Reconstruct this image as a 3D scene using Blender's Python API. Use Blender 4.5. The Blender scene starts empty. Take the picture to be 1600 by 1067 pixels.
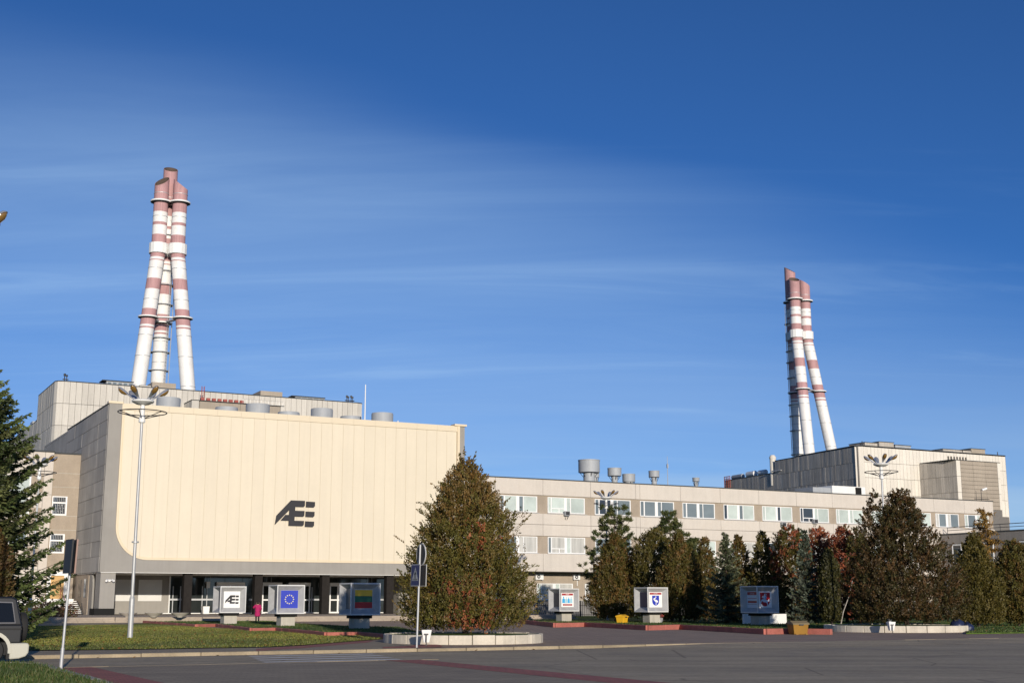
import bpy, bmesh, math, random
import numpy as np
from mathutils import Vector, Matrix

D = bpy.data
SC = bpy.context.scene
COL = SC.collection
R = math.radians
PI = math.pi

# ------------------------------------------------------------------ camera
FPX = 2050.0                       # focal length in pixels of a 1600 px wide frame
PITCH = math.atan(406.5 / FPX)     # the horizon lies 406.5 px below the centre
EYE = 1.65
cam_d = D.cameras.new('camera')
cam_d.sensor_width = 36.0
cam_d.lens = 36.0 * FPX / 1600.0
cam_d.clip_start = 0.5
cam_d.clip_end = 12000
cam = D.objects.new('camera', cam_d)
cam.location = (0, 0, EYE)
cam.rotation_euler = (PI / 2 + PITCH, 0, 0)
COL.objects.link(cam)
SC.camera = cam

# ------------------------------------------------------------------ sun, sky, exposure
SUN_AZ = R(16.0)                   # the sun stands behind the camera, 16 degrees to the right
SUN_EL = R(9.5)
to_sun = Vector((math.sin(SUN_AZ) * math.cos(SUN_EL), -math.cos(SUN_AZ) * math.cos(SUN_EL), math.sin(SUN_EL)))
sun_d = D.lights.new('sun', 'SUN')
sun_d.energy = 4.3
sun_d.angle = R(0.5)
sun_d.color = (1.0, 0.90, 0.76)
sun = D.objects.new('sun', sun_d)
sun.rotation_euler = to_sun.to_track_quat('Z', 'Y').to_euler()
sun.location = (60, -120, 60)
COL.objects.link(sun)

world = D.worlds.new('World')
SC.world = world
world.use_nodes = True
wt = world.node_tree
wt.nodes.clear()
w_out = wt.nodes.new('ShaderNodeOutputWorld')
w_bg = wt.nodes.new('ShaderNodeBackground')
w_sky = wt.nodes.new('ShaderNodeTexSky')
w_sky.sky_type = 'NISHITA'
w_sky.sun_disc = False
w_sky.sun_elevation = SUN_EL
w_sky.sun_rotation = PI - SUN_AZ
w_sky.altitude = 200
w_sky.air_density = 0.62
w_sky.dust_density = 0.3
w_sky.ozone_density = 6.0
w_bg.inputs['Strength'].default_value = 0.12
# thin cirrus: stretched noise over the sky dome
w_tc = wt.nodes.new('ShaderNodeTexCoord')
w_sep = wt.nodes.new('ShaderNodeSeparateXYZ')
wt.links.new(w_tc.outputs['Generated'], w_sep.inputs[0])
w_den = wt.nodes.new('ShaderNodeMath'); w_den.operation = 'MAXIMUM'; w_den.inputs[1].default_value = 0.0
wt.links.new(w_sep.outputs['Z'], w_den.inputs[0])
w_den2 = wt.nodes.new('ShaderNodeMath'); w_den2.operation = 'ADD'; w_den2.inputs[1].default_value = 0.12
wt.links.new(w_den.outputs[0], w_den2.inputs[0])
w_div = wt.nodes.new('ShaderNodeVectorMath'); w_div.operation = 'DIVIDE'
w_cmb = wt.nodes.new('ShaderNodeCombineXYZ')
for k in range(3):
    wt.links.new(w_den2.outputs[0], w_cmb.inputs[k])
wt.links.new(w_tc.outputs['Generated'], w_div.inputs[0])
wt.links.new(w_cmb.outputs[0], w_div.inputs[1])
w_map = wt.nodes.new('ShaderNodeMapping')
w_map.inputs['Rotation'].default_value = (0, 0, R(-28))
w_map.inputs['Scale'].default_value = (0.45, 1.5, 0.0)
w_map.inputs['Location'].default_value = (3.15, 0.35, 0.0)
wt.links.new(w_div.outputs[0], w_map.inputs['Vector'])
w_n = wt.nodes.new('ShaderNodeTexNoise')
w_n.inputs['Scale'].default_value = 1.0
w_n.inputs['Detail'].default_value = 7.0
w_n.inputs['Roughness'].default_value = 0.5
w_n.inputs['Distortion'].default_value = 0.6
wt.links.new(w_map.outputs[0], w_n.inputs['Vector'])
# a broad veil of cirrus stands to the north-west, thinner streaks elsewhere


def w_math(op, a, b=None):
    n_ = wt.nodes.new('ShaderNodeMath'); n_.operation = op
    for i_, x_ in enumerate((a, b)):
        if x_ is None:
            continue
        if isinstance(x_, (int, float)):
            n_.inputs[i_].default_value = x_
        else:
            wt.links.new(x_, n_.inputs[i_])
    return n_.outputs[0]


def w_dot(vec):
    n_ = wt.nodes.new('ShaderNodeVectorMath'); n_.operation = 'DOT_PRODUCT'
    n_.inputs[1].default_value = vec
    wt.links.new(w_tc.outputs['Generated'], n_.inputs[0])
    return n_.outputs['Value']


def w_range(v_, f0, f1, t0, t1):
    n_ = wt.nodes.new('ShaderNodeMapRange'); n_.interpolation_type = 'SMOOTHSTEP'
    n_.inputs['From Min'].default_value = f0; n_.inputs['From Max'].default_value = f1
    n_.inputs['To Min'].default_value = t0; n_.inputs['To Max'].default_value = t1
    wt.links.new(v_, n_.inputs['Value'])
    return n_.outputs[0]


v_c = Vector((-0.19, 0.94, 0.248)).normalized()       # middle of the veil, 15 degrees up
v_x = Vector((v_c.y, -v_c.x, 0)).normalized()
v_y = v_x.cross(v_c)
ca_, sa_ = math.cos(R(-6)), math.sin(R(-6))
v_a = v_x * ca_ + v_y * sa_
v_b = v_y * ca_ - v_x * sa_
q_ = w_math('ADD', w_math('POWER', w_math('ABSOLUTE', w_math('DIVIDE', w_dot(v_a), 0.50)), 2.0),
            w_math('POWER', w_math('ABSOLUTE', w_math('DIVIDE', w_dot(v_b), 0.125)), 2.0))
# the noise also frays the outline of the veil
q2_ = w_math('ADD', q_, w_math('MULTIPLY', w_math('SUBTRACT', w_n.outputs[0], 0.5), 1.4))
veil = w_math('MULTIPLY', w_range(q2_, 1.55, -0.45, 0.0, 1.0), w_range(w_dot(v_c), 0.0, 0.5, 0.0, 1.0))
veil = w_math('MULTIPLY', veil, w_range(w_n.outputs[0], 0.15, 0.75, 0.20, 0.42))
# finer fibres inside the veil
w_map2 = wt.nodes.new('ShaderNodeMapping')
w_map2.inputs['Rotation'].default_value = (0, 0, R(-52))
w_map2.inputs['Scale'].default_value = (0.5, 2.8, 0.0)
wt.links.new(w_div.outputs[0], w_map2.inputs['Vector'])
w_n2 = wt.nodes.new('ShaderNodeTexNoise')
w_n2.inputs['Scale'].default_value = 1.3; w_n2.inputs['Detail'].default_value = 8.0
w_n2.inputs['Roughness'].default_value = 0.6; w_n2.inputs['Distortion'].default_value = 1.1
wt.links.new(w_map2.outputs[0], w_n2.inputs['Vector'])
veil = w_math('MULTIPLY', veil, w_range(w_n2.outputs[0], 0.25, 0.75, 0.80, 1.22))
streaks = w_math('MULTIPLY', w_range(w_n2.outputs[0], 0.52, 0.80, 0.0, 1.0), w_range(w_sep.outputs['Z'], 0.42, 0.12, 0.0, 0.12))
w_k = w_math('MINIMUM', w_math('ADD', veil, streaks), 0.7)
w_mix = wt.nodes.new('ShaderNodeMixRGB')
w_mix.inputs[2].default_value = (4.1, 6.0, 8.2, 1)
wt.links.new(w_k, w_mix.inputs[0])
wt.links.new(w_sky.outputs[0], w_mix.inputs[1])
# pale air low over the horizon, a little uneven
low_haze = w_math('MULTIPLY', w_range(w_sep.outputs['Z'], 0.235, 0.02, 0.0, 0.46), w_range(w_n.outputs[0], 0.25, 0.7, 0.65, 1.15))
w_mix2 = wt.nodes.new('ShaderNodeMixRGB')
w_mix2.inputs[2].default_value = (4.9, 6.0, 6.7, 1)
wt.links.new(low_haze, w_mix2.inputs[0])
wt.links.new(w_mix.outputs[0], w_mix2.inputs[1])
wt.links.new(w_mix2.outputs[0], w_bg.inputs['Color'])
wt.links.new(w_bg.outputs[0], w_out.inputs['Surface'])

SC.view_settings.view_transform = 'Standard'
SC.view_settings.look = 'None'
SC.view_settings.exposure = 0.0
SC.view_settings.gamma = 1.0
SC.view_settings.use_curve_mapping = False

# ------------------------------------------------------------------ measuring helpers
_c, _s = math.cos(PITCH), math.sin(PITCH)


def ray(u, v):
    x = (u - 800.0) / FPX
    y = (533.5 - v) / FPX
    return Vector((x, _c - y * _s, _s + y * _c))


def gz(u, v, z=0.0):
    """The point of the level z that shows at pixel (u, v)."""
    r = ray(u, v)
    return r * ((z - EYE) / r.z) + Vector((0, 0, EYE))


def gy(u, v, Y):
    r = ray(u, v)
    return r * (Y / r.y) + Vector((0, 0, EYE))


ANG = R(28.0)
E1 = Vector((math.cos(ANG), math.sin(ANG), 0))
E2 = Vector((-math.sin(ANG), math.cos(ANG), 0))
HO = Vector((-39.0085, 127.0, 0))          # ground corner of the hall
rng = random.Random(7)


def L2W(s, t, z=0.0, o=HO):
    return o + E1 * s + E2 * t + Vector((0, 0, z))


# ------------------------------------------------------------------ materials
def lin(c):
    return tuple(((x / 255.0) / 12.92 if x / 255.0 <= 0.04045 else ((x / 255.0 + 0.055) / 1.055) ** 2.4) for x in c)


MATS = {}


def mat(name, col, rough=0.75, var=0.12, scale=1.5, rnd=0.0, bump=0.0, bscale=None, metal=0.0, streak=0.0,
        spec=0.4, fine=0.0, fscale=40.0, dark=None, darkamt=0.0, dscale=0.4, trans=0.0, tracks=0.0):
    """Principled material: large patches, fine grain, vertical run-off streaks, a tone of its own per object."""
    if name in MATS:
        return MATS[name]
    m = D.materials.new(name)
    MATS[name] = m
    m.use_nodes = True
    nt = m.node_tree
    b = nt.nodes['Principled BSDF']
    b.inputs['Roughness'].default_value = rough
    b.inputs['Metallic'].default_value = metal
    b.inputs['Specular IOR Level'].default_value = spec
    geo = nt.nodes.new('ShaderNodeNewGeometry')
    base = nt.nodes.new('ShaderNodeRGB')
    base.outputs[0].default_value = (*col, 1)
    cur = base.outputs[0]

    def noise(sc, detail=4.0, vscale=None, rgh=0.55):
        n = nt.nodes.new('ShaderNodeTexNoise')
        n.inputs['Scale'].default_value = sc
        n.inputs['Detail'].default_value = detail
        n.inputs['Roughness'].default_value = rgh
        if vscale:
            mp = nt.nodes.new('ShaderNodeMapping')
            mp.inputs['Scale'].default_value = vscale
            nt.links.new(geo.outputs['Position'], mp.inputs[0])
            nt.links.new(mp.outputs[0], n.inputs['Vector'])
        else:
            nt.links.new(geo.outputs['Position'], n.inputs['Vector'])
        return n.outputs[0]

    def scale_val(fac, lo, hi, cur):
        mr = nt.nodes.new('ShaderNodeMapRange')
        mr.inputs['From Min'].default_value = 0.25
        mr.inputs['From Max'].default_value = 0.75
        mr.inputs['To Min'].default_value = lo
        mr.inputs['To Max'].default_value = hi
        nt.links.new(fac, mr.inputs['Value'])
        mx = nt.nodes.new('ShaderNodeVectorMath')
        mx.operation = 'SCALE'
        nt.links.new(cur, mx.inputs[0])
        nt.links.new(mr.outputs[0], mx.inputs['Scale'])
        return mx.outputs[0]

    if var:
        cur = scale_val(noise(scale), 1 - var, 1 + var, cur)
    if fine:
        cur = scale_val(noise(fscale, 3.0), 1 - fine, 1 + fine, cur)
    if streak:
        cur = scale_val(noise(1.0, 4.0, (2.2, 2.2, 0.10), 0.65), 1 - streak, 1 + streak * 0.5, cur)
    if tracks:
        for ang_, sc_ in ((ANG, (0.035, 1.1, 1)), (ANG + R(38), (0.05, 0.9, 1))):
            n = nt.nodes.new('ShaderNodeTexNoise'); n.inputs['Scale'].default_value = 1.0; n.inputs['Detail'].default_value = 6.0
            n.inputs['Distortion'].default_value = 0.4
            mp = nt.nodes.new('ShaderNodeMapping'); mp.inputs['Rotation'].default_value = (0, 0, -ang_); mp.inputs['Scale'].default_value = sc_
            nt.links.new(geo.outputs['Position'], mp.inputs[0]); nt.links.new(mp.outputs[0], n.inputs['Vector'])
            cur = scale_val(n.outputs[0], 1 - tracks, 1 + tracks, cur)
        # cracks: the borders of large irregular cells
        v = nt.nodes.new('ShaderNodeTexVoronoi'); v.feature = 'DISTANCE_TO_EDGE'; v.inputs['Scale'].default_value = 0.16
        nt.links.new(geo.outputs['Position'], v.inputs['Vector'])
        mr = nt.nodes.new('ShaderNodeMapRange'); mr.inputs['From Max'].default_value = 0.008; mr.inputs['To Min'].default_value = 0.55; mr.inputs['To Max'].default_value = 1.0
        nt.links.new(v.outputs['Distance'], mr.inputs['Value'])
        mx = nt.nodes.new('ShaderNodeVectorMath'); mx.operation = 'SCALE'
        nt.links.new(cur, mx.inputs[0]); nt.links.new(mr.outputs[0], mx.inputs['Scale'])
        cur = mx.outputs[0]
    if dark is not None:
        n = noise(dscale, 6.0, None, 0.65)
        rp = nt.nodes.new('ShaderNodeValToRGB')
        rp.color_ramp.elements[0].position = 0.5
        rp.color_ramp.elements[1].position = 0.72
        nt.links.new(n, rp.inputs[0])
        mm = nt.nodes.new('ShaderNodeMath'); mm.operation = 'MULTIPLY'; mm.inputs[1].default_value = darkamt
        nt.links.new(rp.outputs[0], mm.inputs[0])
        mx = nt.nodes.new('ShaderNodeMixRGB')
        mx.inputs[2].default_value = (*dark, 1)
        nt.links.new(mm.outputs[0], mx.inputs[0])
        nt.links.new(cur, mx.inputs[1])
        cur = mx.outputs[0]
    if rnd:
        oi = nt.nodes.new('ShaderNodeObjectInfo')
        mr = nt.nodes.new('ShaderNodeMapRange')
        mr.inputs['To Min'].default_value = 1 - rnd
        mr.inputs['To Max'].default_value = 1 + rnd
        nt.links.new(oi.outputs['Random'], mr.inputs['Value'])
        mx = nt.nodes.new('ShaderNodeVectorMath'); mx.operation = 'SCALE'
        nt.links.new(cur, mx.inputs[0]); nt.links.new(mr.outputs[0], mx.inputs['Scale'])
        cur = mx.outputs[0]
    nt.links.new(cur, b.inputs['Base Color'])
    if bump:
        bp = nt.nodes.new('ShaderNodeBump')
        bp.inputs['Strength'].default_value = bump
        bp.inputs['Distance'].default_value = 0.05
        nt.links.new(noise(bscale or scale * 8, 5.0), bp.inputs['Height'])
        nt.links.new(bp.outputs[0], b.inputs['Normal'])
    return m


def foliage_mat(name):
    m = D.materials.new(name)
    m.use_nodes = True
    nt = m.node_tree
    nt.nodes.clear()
    out = nt.nodes.new('ShaderNodeOutputMaterial')
    at = nt.nodes.new('ShaderNodeAttribute'); at.attribute_name = 'leaf_colour'
    df = nt.nodes.new('ShaderNodeBsdfDiffuse')
    tr = nt.nodes.new('ShaderNodeBsdfTranslucent')
    gl = nt.nodes.new('ShaderNodeBsdfGlossy'); gl.inputs['Roughness'].default_value = 0.55
    mx = nt.nodes.new('ShaderNodeMixShader'); mx.inputs[0].default_value = 0.22
    mg = nt.nodes.new('ShaderNodeMixShader'); mg.inputs[0].default_value = 0.03
    nt.links.new(at.outputs['Color'], df.inputs['Color'])
    nt.links.new(at.outputs['Color'], tr.inputs['Color'])
    nt.links.new(df.outputs[0], mx.inputs[1]); nt.links.new(tr.outputs[0], mx.inputs[2])
    nt.links.new(mx.outputs[0], mg.inputs[1]); nt.links.new(gl.outputs[0], mg.inputs[2])
    nt.links.new(mg.outputs[0], out.inputs['Surface'])
    return m


LEAF = foliage_mat('leaf')

M_cream = mat('cream_cladding', (0.67, 0.60, 0.47), 0.42, var=0.025, scale=0.25, rnd=0.018, streak=0.035, spec=0.3, fine=.012, fscale=3)
M_creamband = mat('cream_band', (0.67, 0.58, 0.43), 0.5, var=0.02, scale=0.4)
M_frame = mat('grey_render', (0.30, 0.285, 0.26), 0.85, var=0.07, scale=0.5, streak=0.08, bump=0.15, bscale=20)
M_sidecon = mat('side_concrete', (0.36, 0.345, 0.32), 0.9, var=0.16, scale=0.45, streak=0.18, rnd=0.08, bump=0.3, bscale=9)
M_office = mat('office_concrete', (0.585, 0.535, 0.475), 0.9, var=0.07, scale=0.5, streak=0.07, rnd=0.035, bump=0.15, bscale=12, fine=0.05, fscale=9,
               dark=(0.42, 0.36, 0.30), darkamt=0.35, dscale=0.5)
M_pier = mat('brown_render', (0.36, 0.30, 0.235), 0.92, var=0.12, scale=0.7, streak=0.08, bump=0.2, bscale=14, fine=0.08, fscale=10)
M_plinth = mat('rough_plinth', (0.20, 0.19, 0.18), 0.95, var=0.25, scale=1.2, bump=0.6, bscale=8, fine=0.25, fscale=7)
M_reactor = mat('reactor_concrete', (0.565, 0.535, 0.48), 0.9, var=0.08, scale=0.12, streak=0.13, rnd=0.06, fine=0.05, fscale=3)
M_reactor_brown = mat('reactor_brown', (0.36, 0.31, 0.25), 0.92, var=0.1, scale=0.15, streak=0.1, rnd=0.05)
M_joint = mat('dark_joint', (0.16, 0.15, 0.14), 0.95, var=0.1)
M_white = mat('white_paint', (0.78, 0.78, 0.76), 0.5, var=0.04, scale=0.8, streak=0.04)
M_winwhite = mat('window_plastic', (0.80, 0.80, 0.79), 0.35, var=0.02)
M_stackwhite = mat('stack_white', (0.80, 0.79, 0.77), 0.55, var=0.05, scale=0.2, streak=0.09, dark=(0.60, 0.54, 0.48), darkamt=.35, dscale=.35)
M_stackpink = mat('stack_pink', (0.48, 0.275, 0.275), 0.7, var=0.14, scale=0.3, streak=0.25, dark=(0.30, 0.19, 0.18), darkamt=.4, dscale=.3)
M_stackin = mat('stack_rust', (0.10, 0.07, 0.055), 0.9, var=0.3, scale=0.4)
M_galv = mat('galvanised', (0.46, 0.47, 0.48), 0.5, var=0.1, scale=2.0, metal=0.3, streak=0.06)
M_ventgrey = mat('vent_grey', (0.36, 0.38, 0.40), 0.55, var=0.08, scale=0.7, streak=0.1)
M_darkmetal = mat('dark_metal', (0.035, 0.035, 0.038), 0.5, var=0.1)
M_black = mat('black_paint', (0.018, 0.018, 0.018), 0.8, var=0.05, spec=0.1)
M_roofedge = mat('roof_felt', (0.05, 0.055, 0.06), 0.85, var=0.15)
M_bowl = mat('bowl_concrete', (0.55, 0.50, 0.43), 0.9, var=0.1)
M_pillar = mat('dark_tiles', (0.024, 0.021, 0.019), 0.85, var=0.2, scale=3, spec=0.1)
M_red = mat('red_paint', (0.30, 0.065, 0.05), 0.6, var=0.1)
M_redkerb = mat('red_kerb', (0.40, 0.13, 0.10), 0.85, var=0.18, scale=1.5, rnd=0.08, bump=0.2, fine=0.1, fscale=12)
M_conc = mat('pale_concrete', (0.46, 0.43, 0.37), 0.92, var=0.15, scale=1.0, streak=0.22, bump=0.25, bscale=18, rnd=0.05)
M_kerb = mat('kerb_concrete', (0.32, 0.26, 0.175), 0.95, var=0.2, scale=1.2, rnd=0.12, bump=0.3, bscale=20, fine=0.12, fscale=15)
M_wood = mat('orange_door', (0.55, 0.34, 0.13), 0.55, var=0.08)
M_bark = mat('bark', (0.07, 0.05, 0.035), 0.95, var=0.3, scale=6, bump=0.4)
M_birch = mat('pale_bark', (0.38, 0.35, 0.31), 0.85, var=0.25, scale=6)
M_trim = mat('cream_trim', (0.70, 0.59, 0.42), 0.45, var=0.02)


def glass_mat(name, col, rough=0.06, spec=0.9):
    return mat(name, col, rough, var=0.15, scale=0.7, rnd=0.15, spec=spec)


M_glass_dark = glass_mat('glass_dark', (0.035, 0.042, 0.05))
M_glass_grey = glass_mat('glass_grey', (0.16, 0.19, 0.20))
M_glass_pale = glass_mat('glass_pale', (0.47, 0.53, 0.49), 0.12, 0.6)
M_glass_curtain = mat('glass_curtain', (0.55, 0.54, 0.50), 0.2, var=0.1, scale=0.5, streak=0.35, rnd=0.06, spec=0.6)
M_glass_ent = glass_mat('glass_entrance', (0.025, 0.03, 0.03), 0.04, 0.8)
M_amber = mat('amber_glass', (0.20, 0.115, 0.03), 0.12, var=0.1, spec=0.9)


# ------------------------------------------------------------------ mesh helpers
class MB:
    def __init__(self):
        self.v, self.f, self.mi = [], [], []

    def add(self, vs, fs, mi=0):
        n = len(self.v)
        self.v += [tuple(p) for p in vs]
        self.f += [tuple(i + n for i in f) for f in fs]
        self.mi += [mi] * len(fs)
        return self

    def box(self, x0, x1, y0, y1, z0, z1, mi=0):
        vs = [(x, y, z) for z in (z0, z1) for y in (y0, y1) for x in (x0, x1)]
        return self.add(vs, [(0, 2, 3, 1), (4, 5, 7, 6), (0, 1, 5, 4), (2, 6, 7, 3), (0, 4, 6, 2), (1, 3, 7, 5)], mi)

    def prism(self, poly, axis, a, b, mi=0):
        """A closed outline (list of 2-tuples) pushed from a to b along axis 0, 1 or 2."""
        def P(p, h):
            return (h, p[0], p[1]) if axis == 0 else (p[0], h, p[1]) if axis == 1 else (p[0], p[1], h)
        n = len(poly)
        vs = [P(p, a) for p in poly] + [P(p, b) for p in poly]
        fs = [tuple(range(n - 1, -1, -1)), tuple(range(n, 2 * n))]
        fs += [(i, (i + 1) % n, n + (i + 1) % n, n + i) for i in range(n)]
        return self.add(vs, fs, mi)

    def tube(self, pts, rad, n=8, mi=0, cap=True):
        pts = [Vector(p) for p in pts]
        if not hasattr(rad, '__len__'):
            rad = [rad] * len(pts)
        vs, fs = [], []
        ref = Vector((0.31, 0.17, 0.93)).normalized()
        for i, p in enumerate(pts):
            d = (pts[min(i + 1, len(pts) - 1)] - pts[max(i - 1, 0)]).normalized()
            x = d.cross(ref)
            if x.length < 0.1:
                x = d.cross(Vector((1, 0, 0)))
            x.normalize()
            y = d.cross(x)
            for k in range(n):
                a = 2 * PI * k / n
                vs.append(p + (x * math.cos(a) + y * math.sin(a)) * rad[i])
        for i in range(len(pts) - 1):
            for k in range(n):
                a, b = i * n + k, i * n + (k + 1) % n
                fs.append((a, b, b + n, a + n))
        if cap:
            fs.append(tuple(range(n - 1, -1, -1)))
            fs.append(tuple(range((len(pts) - 1) * n, len(pts) * n)))
        return self.add(vs, fs, mi)

    def lathe(self, prof, n=20, c=(0, 0), mi=0, closed=False):
        vs, fs = [], []
        for r, z in prof:
            for k in range(n):
                a = 2 * PI * k / n
                vs.append((c[0] + r * math.cos(a), c[1] + r * math.sin(a), z))
        m = len(prof)
        for i in range(m if closed else m - 1):
            j = (i + 1) % m
            for k in range(n):
                k2 = (k + 1) % n
                fs.append((i * n + k, i * n + k2, j * n + k2, j * n + k))
        return self.add(vs, fs, mi)

    def build(self, name, m, parent=None, loc=None, smooth=False):
        me = D.meshes.new(name)
        me.from_pydata(self.v, [], self.f)
        for mm in (m if isinstance(m, (list, tuple)) else [m]):
            me.materials.append(mm)
        if any(self.mi):
            me.polygons.foreach_set('material_index', self.mi)
        bm = bmesh.new(); bm.from_mesh(me)
        bmesh.ops.recalc_face_normals(bm, faces=bm.faces)
        bm.to_mesh(me); bm.free()
        if smooth:
            me.polygons.foreach_set('use_smooth', [True] * len(me.polygons))
            try:
                me.set_sharp_from_angle(angle=R(40))
            except Exception:
                pass
        o = D.objects.new(name, me)
        COL.objects.link(o)
        if parent:
            o.parent = parent
        if loc is not None:
            o.location = loc
        return o


def inst(o, parent=None, loc=None, rot=None, name=None):
    """Another object on the same mesh."""
    c = o.copy()
    COL.objects.link(c)
    if parent:
        c.parent = parent
    if loc is not None:
        c.location = loc
    if rot is not None:
        c.rotation_euler = rot
    return c


KIDS = None


def copy_tree(o, parent=None):
    c = o.copy()
    COL.objects.link(c)
    c.parent = parent
    for ch in [x for x in D.objects if x.parent == o]:
        copy_tree(ch, c)
    return c


def tag(o, label=None, cat=None, group=None, kind=None):
    if label: o['label'] = label
    if cat: o['category'] = cat
    if group: o['group'] = group
    if kind: o['kind'] = kind
    return o


def empty(name, loc=(0, 0, 0), rz=0.0, label=None, cat=None, group=None):
    o = D.objects.new(name, None)
    o.empty_display_size = 0.5
    COL.objects.link(o)
    o.location = loc
    o.rotation_euler = (0, 0, rz)
    return tag(o, label, cat, group)


def sheet(name, pts, z, m, kind='structure', thick=0.0):
    mb = MB()
    P = [(p[0], p[1]) for p in pts]
    if thick:
        mb.prism(P, 2, z - thick, z)
    else:
        mb.add([(x, y, z) for x, y in P], [tuple(range(len(P)))])
    o = mb.build(name, m)
    tag(o, kind=kind)
    return o


def bevel(o, w=0.02, seg=2):
    b = o.modifiers.new('bevel', 'BEVEL')
    b.width = w; b.segments = seg; b.limit_method = 'ANGLE'; b.angle_limit = R(35)
    return o


def text_mesh(txt, size, align='CENTER'):
    cu = D.curves.new('lettering', 'FONT')
    cu.body = txt; cu.size = size; cu.align_x = align; cu.align_y = 'CENTER'; cu.extrude = 0.0
    o = D.objects.new('lettering', cu)
    COL.objects.link(o)
    dg = bpy.context.evaluated_depsgraph_get()
    me = D.meshes.new_from_object(o.evaluated_get(dg))
    D.objects.remove(o)
    D.curves.remove(cu)
    return me


# ================================================================== GROUND
M_earth = mat('dry_earth_grass', (0.075, 0.085, 0.03), 0.95, var=0.25, scale=0.05, fine=0.2, fscale=2)
M_asphalt = mat('asphalt', (0.41, 0.33, 0.215), 0.9, var=0.10, scale=0.35, fine=0.16, fscale=7, bump=0.25, bscale=30,
                dark=(0.16, 0.14, 0.125), darkamt=0.5, dscale=0.25, tracks=0.14)
M_path = mat('path_asphalt', (0.35, 0.28, 0.185), 0.9, var=0.12, scale=0.4, fine=0.14, fscale=8, bump=0.25, bscale=25)


def paver_mat(name, c1, c2, mortar, bw, bh, ang, var=0.15):
    m = D.materials.new(name)
    m.use_nodes = True
    nt = m.node_tree
    b = nt.nodes['Principled BSDF']
    b.inputs['Roughness'].default_value = 0.9
    geo = nt.nodes.new('ShaderNodeNewGeometry')
    mp = nt.nodes.new('ShaderNodeMapping')
    mp.inputs['Rotation'].default_value = (0, 0, -ang)
    nt.links.new(geo.outputs['Position'], mp.inputs[0])
    br = nt.nodes.new('ShaderNodeTexBrick')
    br.inputs['Color1'].default_value = (*c1, 1); br.inputs['Color2'].default_value = (*c2, 1)
    br.inputs['Mortar'].default_value = (*mortar, 1)
    br.inputs['Scale'].default_value = 1.0
    br.inputs['Mortar Size'].default_value = 0.012
    br.inputs['Brick Width'].default_value = bw
    br.inputs['Row Height'].default_value = bh
    nt.links.new(mp.outputs[0], br.inputs['Vector'])
    n = nt.nodes.new('ShaderNodeTexNoise'); n.inputs['Scale'].default_value = 0.5; n.inputs['Detail'].default_value = 6
    nt.links.new(geo.outputs['Position'], n.inputs['Vector'])
    # worn rows run across the plaza
    mp2 = nt.nodes.new('ShaderNodeMapping'); mp2.inputs['Rotation'].default_value = (0, 0, -ang); mp2.inputs['Scale'].default_value = (0.12, 2.2, 1)
    nt.links.new(geo.outputs['Position'], mp2.inputs[0])
    n2 = nt.nodes.new('ShaderNodeTexNoise'); n2.inputs['Scale'].default_value = 1.0; n2.inputs['Detail'].default_value = 5
    nt.links.new(mp2.outputs[0], n2.inputs['Vector'])
    ad = nt.nodes.new('ShaderNodeMath'); ad.operation = 'ADD'
    nt.links.new(n.outputs[0], ad.inputs[0]); nt.links.new(n2.outputs[0], ad.inputs[1])
    mr = nt.nodes.new('ShaderNodeMapRange')
    mr.inputs['From Min'].default_value = 0.6; mr.inputs['From Max'].default_value = 1.4
    mr.inputs['To Min'].default_value = 1 - 1.4 * var; mr.inputs['To Max'].default_value = 1 + 1.4 * var
    nt.links.new(ad.outputs[0], mr.inputs['Value'])
    sc = nt.nodes.new('ShaderNodeVectorMath'); sc.operation = 'SCALE'
    nt.links.new(br.outputs['Color'], sc.inputs[0]); nt.links.new(mr.outputs[0], sc.inputs['Scale'])
    nt.links.new(sc.outputs[0], b.inputs['Base Color'])
    bp = nt.nodes.new('ShaderNodeBump'); bp.inputs['Strength'].default_value = 0.4; bp.inputs['Distance'].default_value = 0.02
    nt.links.new(br.outputs['Fac'], bp.inputs['Height']); bp.invert = True
    nt.links.new(bp.outputs[0], b.inputs['Normal'])
    return m


M_pave = paver_mat('grey_pavers', (0.35, 0.275, 0.18), (0.285, 0.225, 0.15), (0.18, 0.145, 0.10), 0.5, 0.25, ANG)
M_pave2 = paver_mat('plaza_pavers', (0.39, 0.265, 0.18), (0.325, 0.23, 0.16), (0.19, 0.14, 0.10), 0.4, 0.4, ANG)
M_redpave = paver_mat('red_pavers', (0.40, 0.125, 0.09), (0.33, 0.10, 0.08), (0.2, 0.085, 0.065), 0.25, 0.25, ANG, 0.12)


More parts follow.
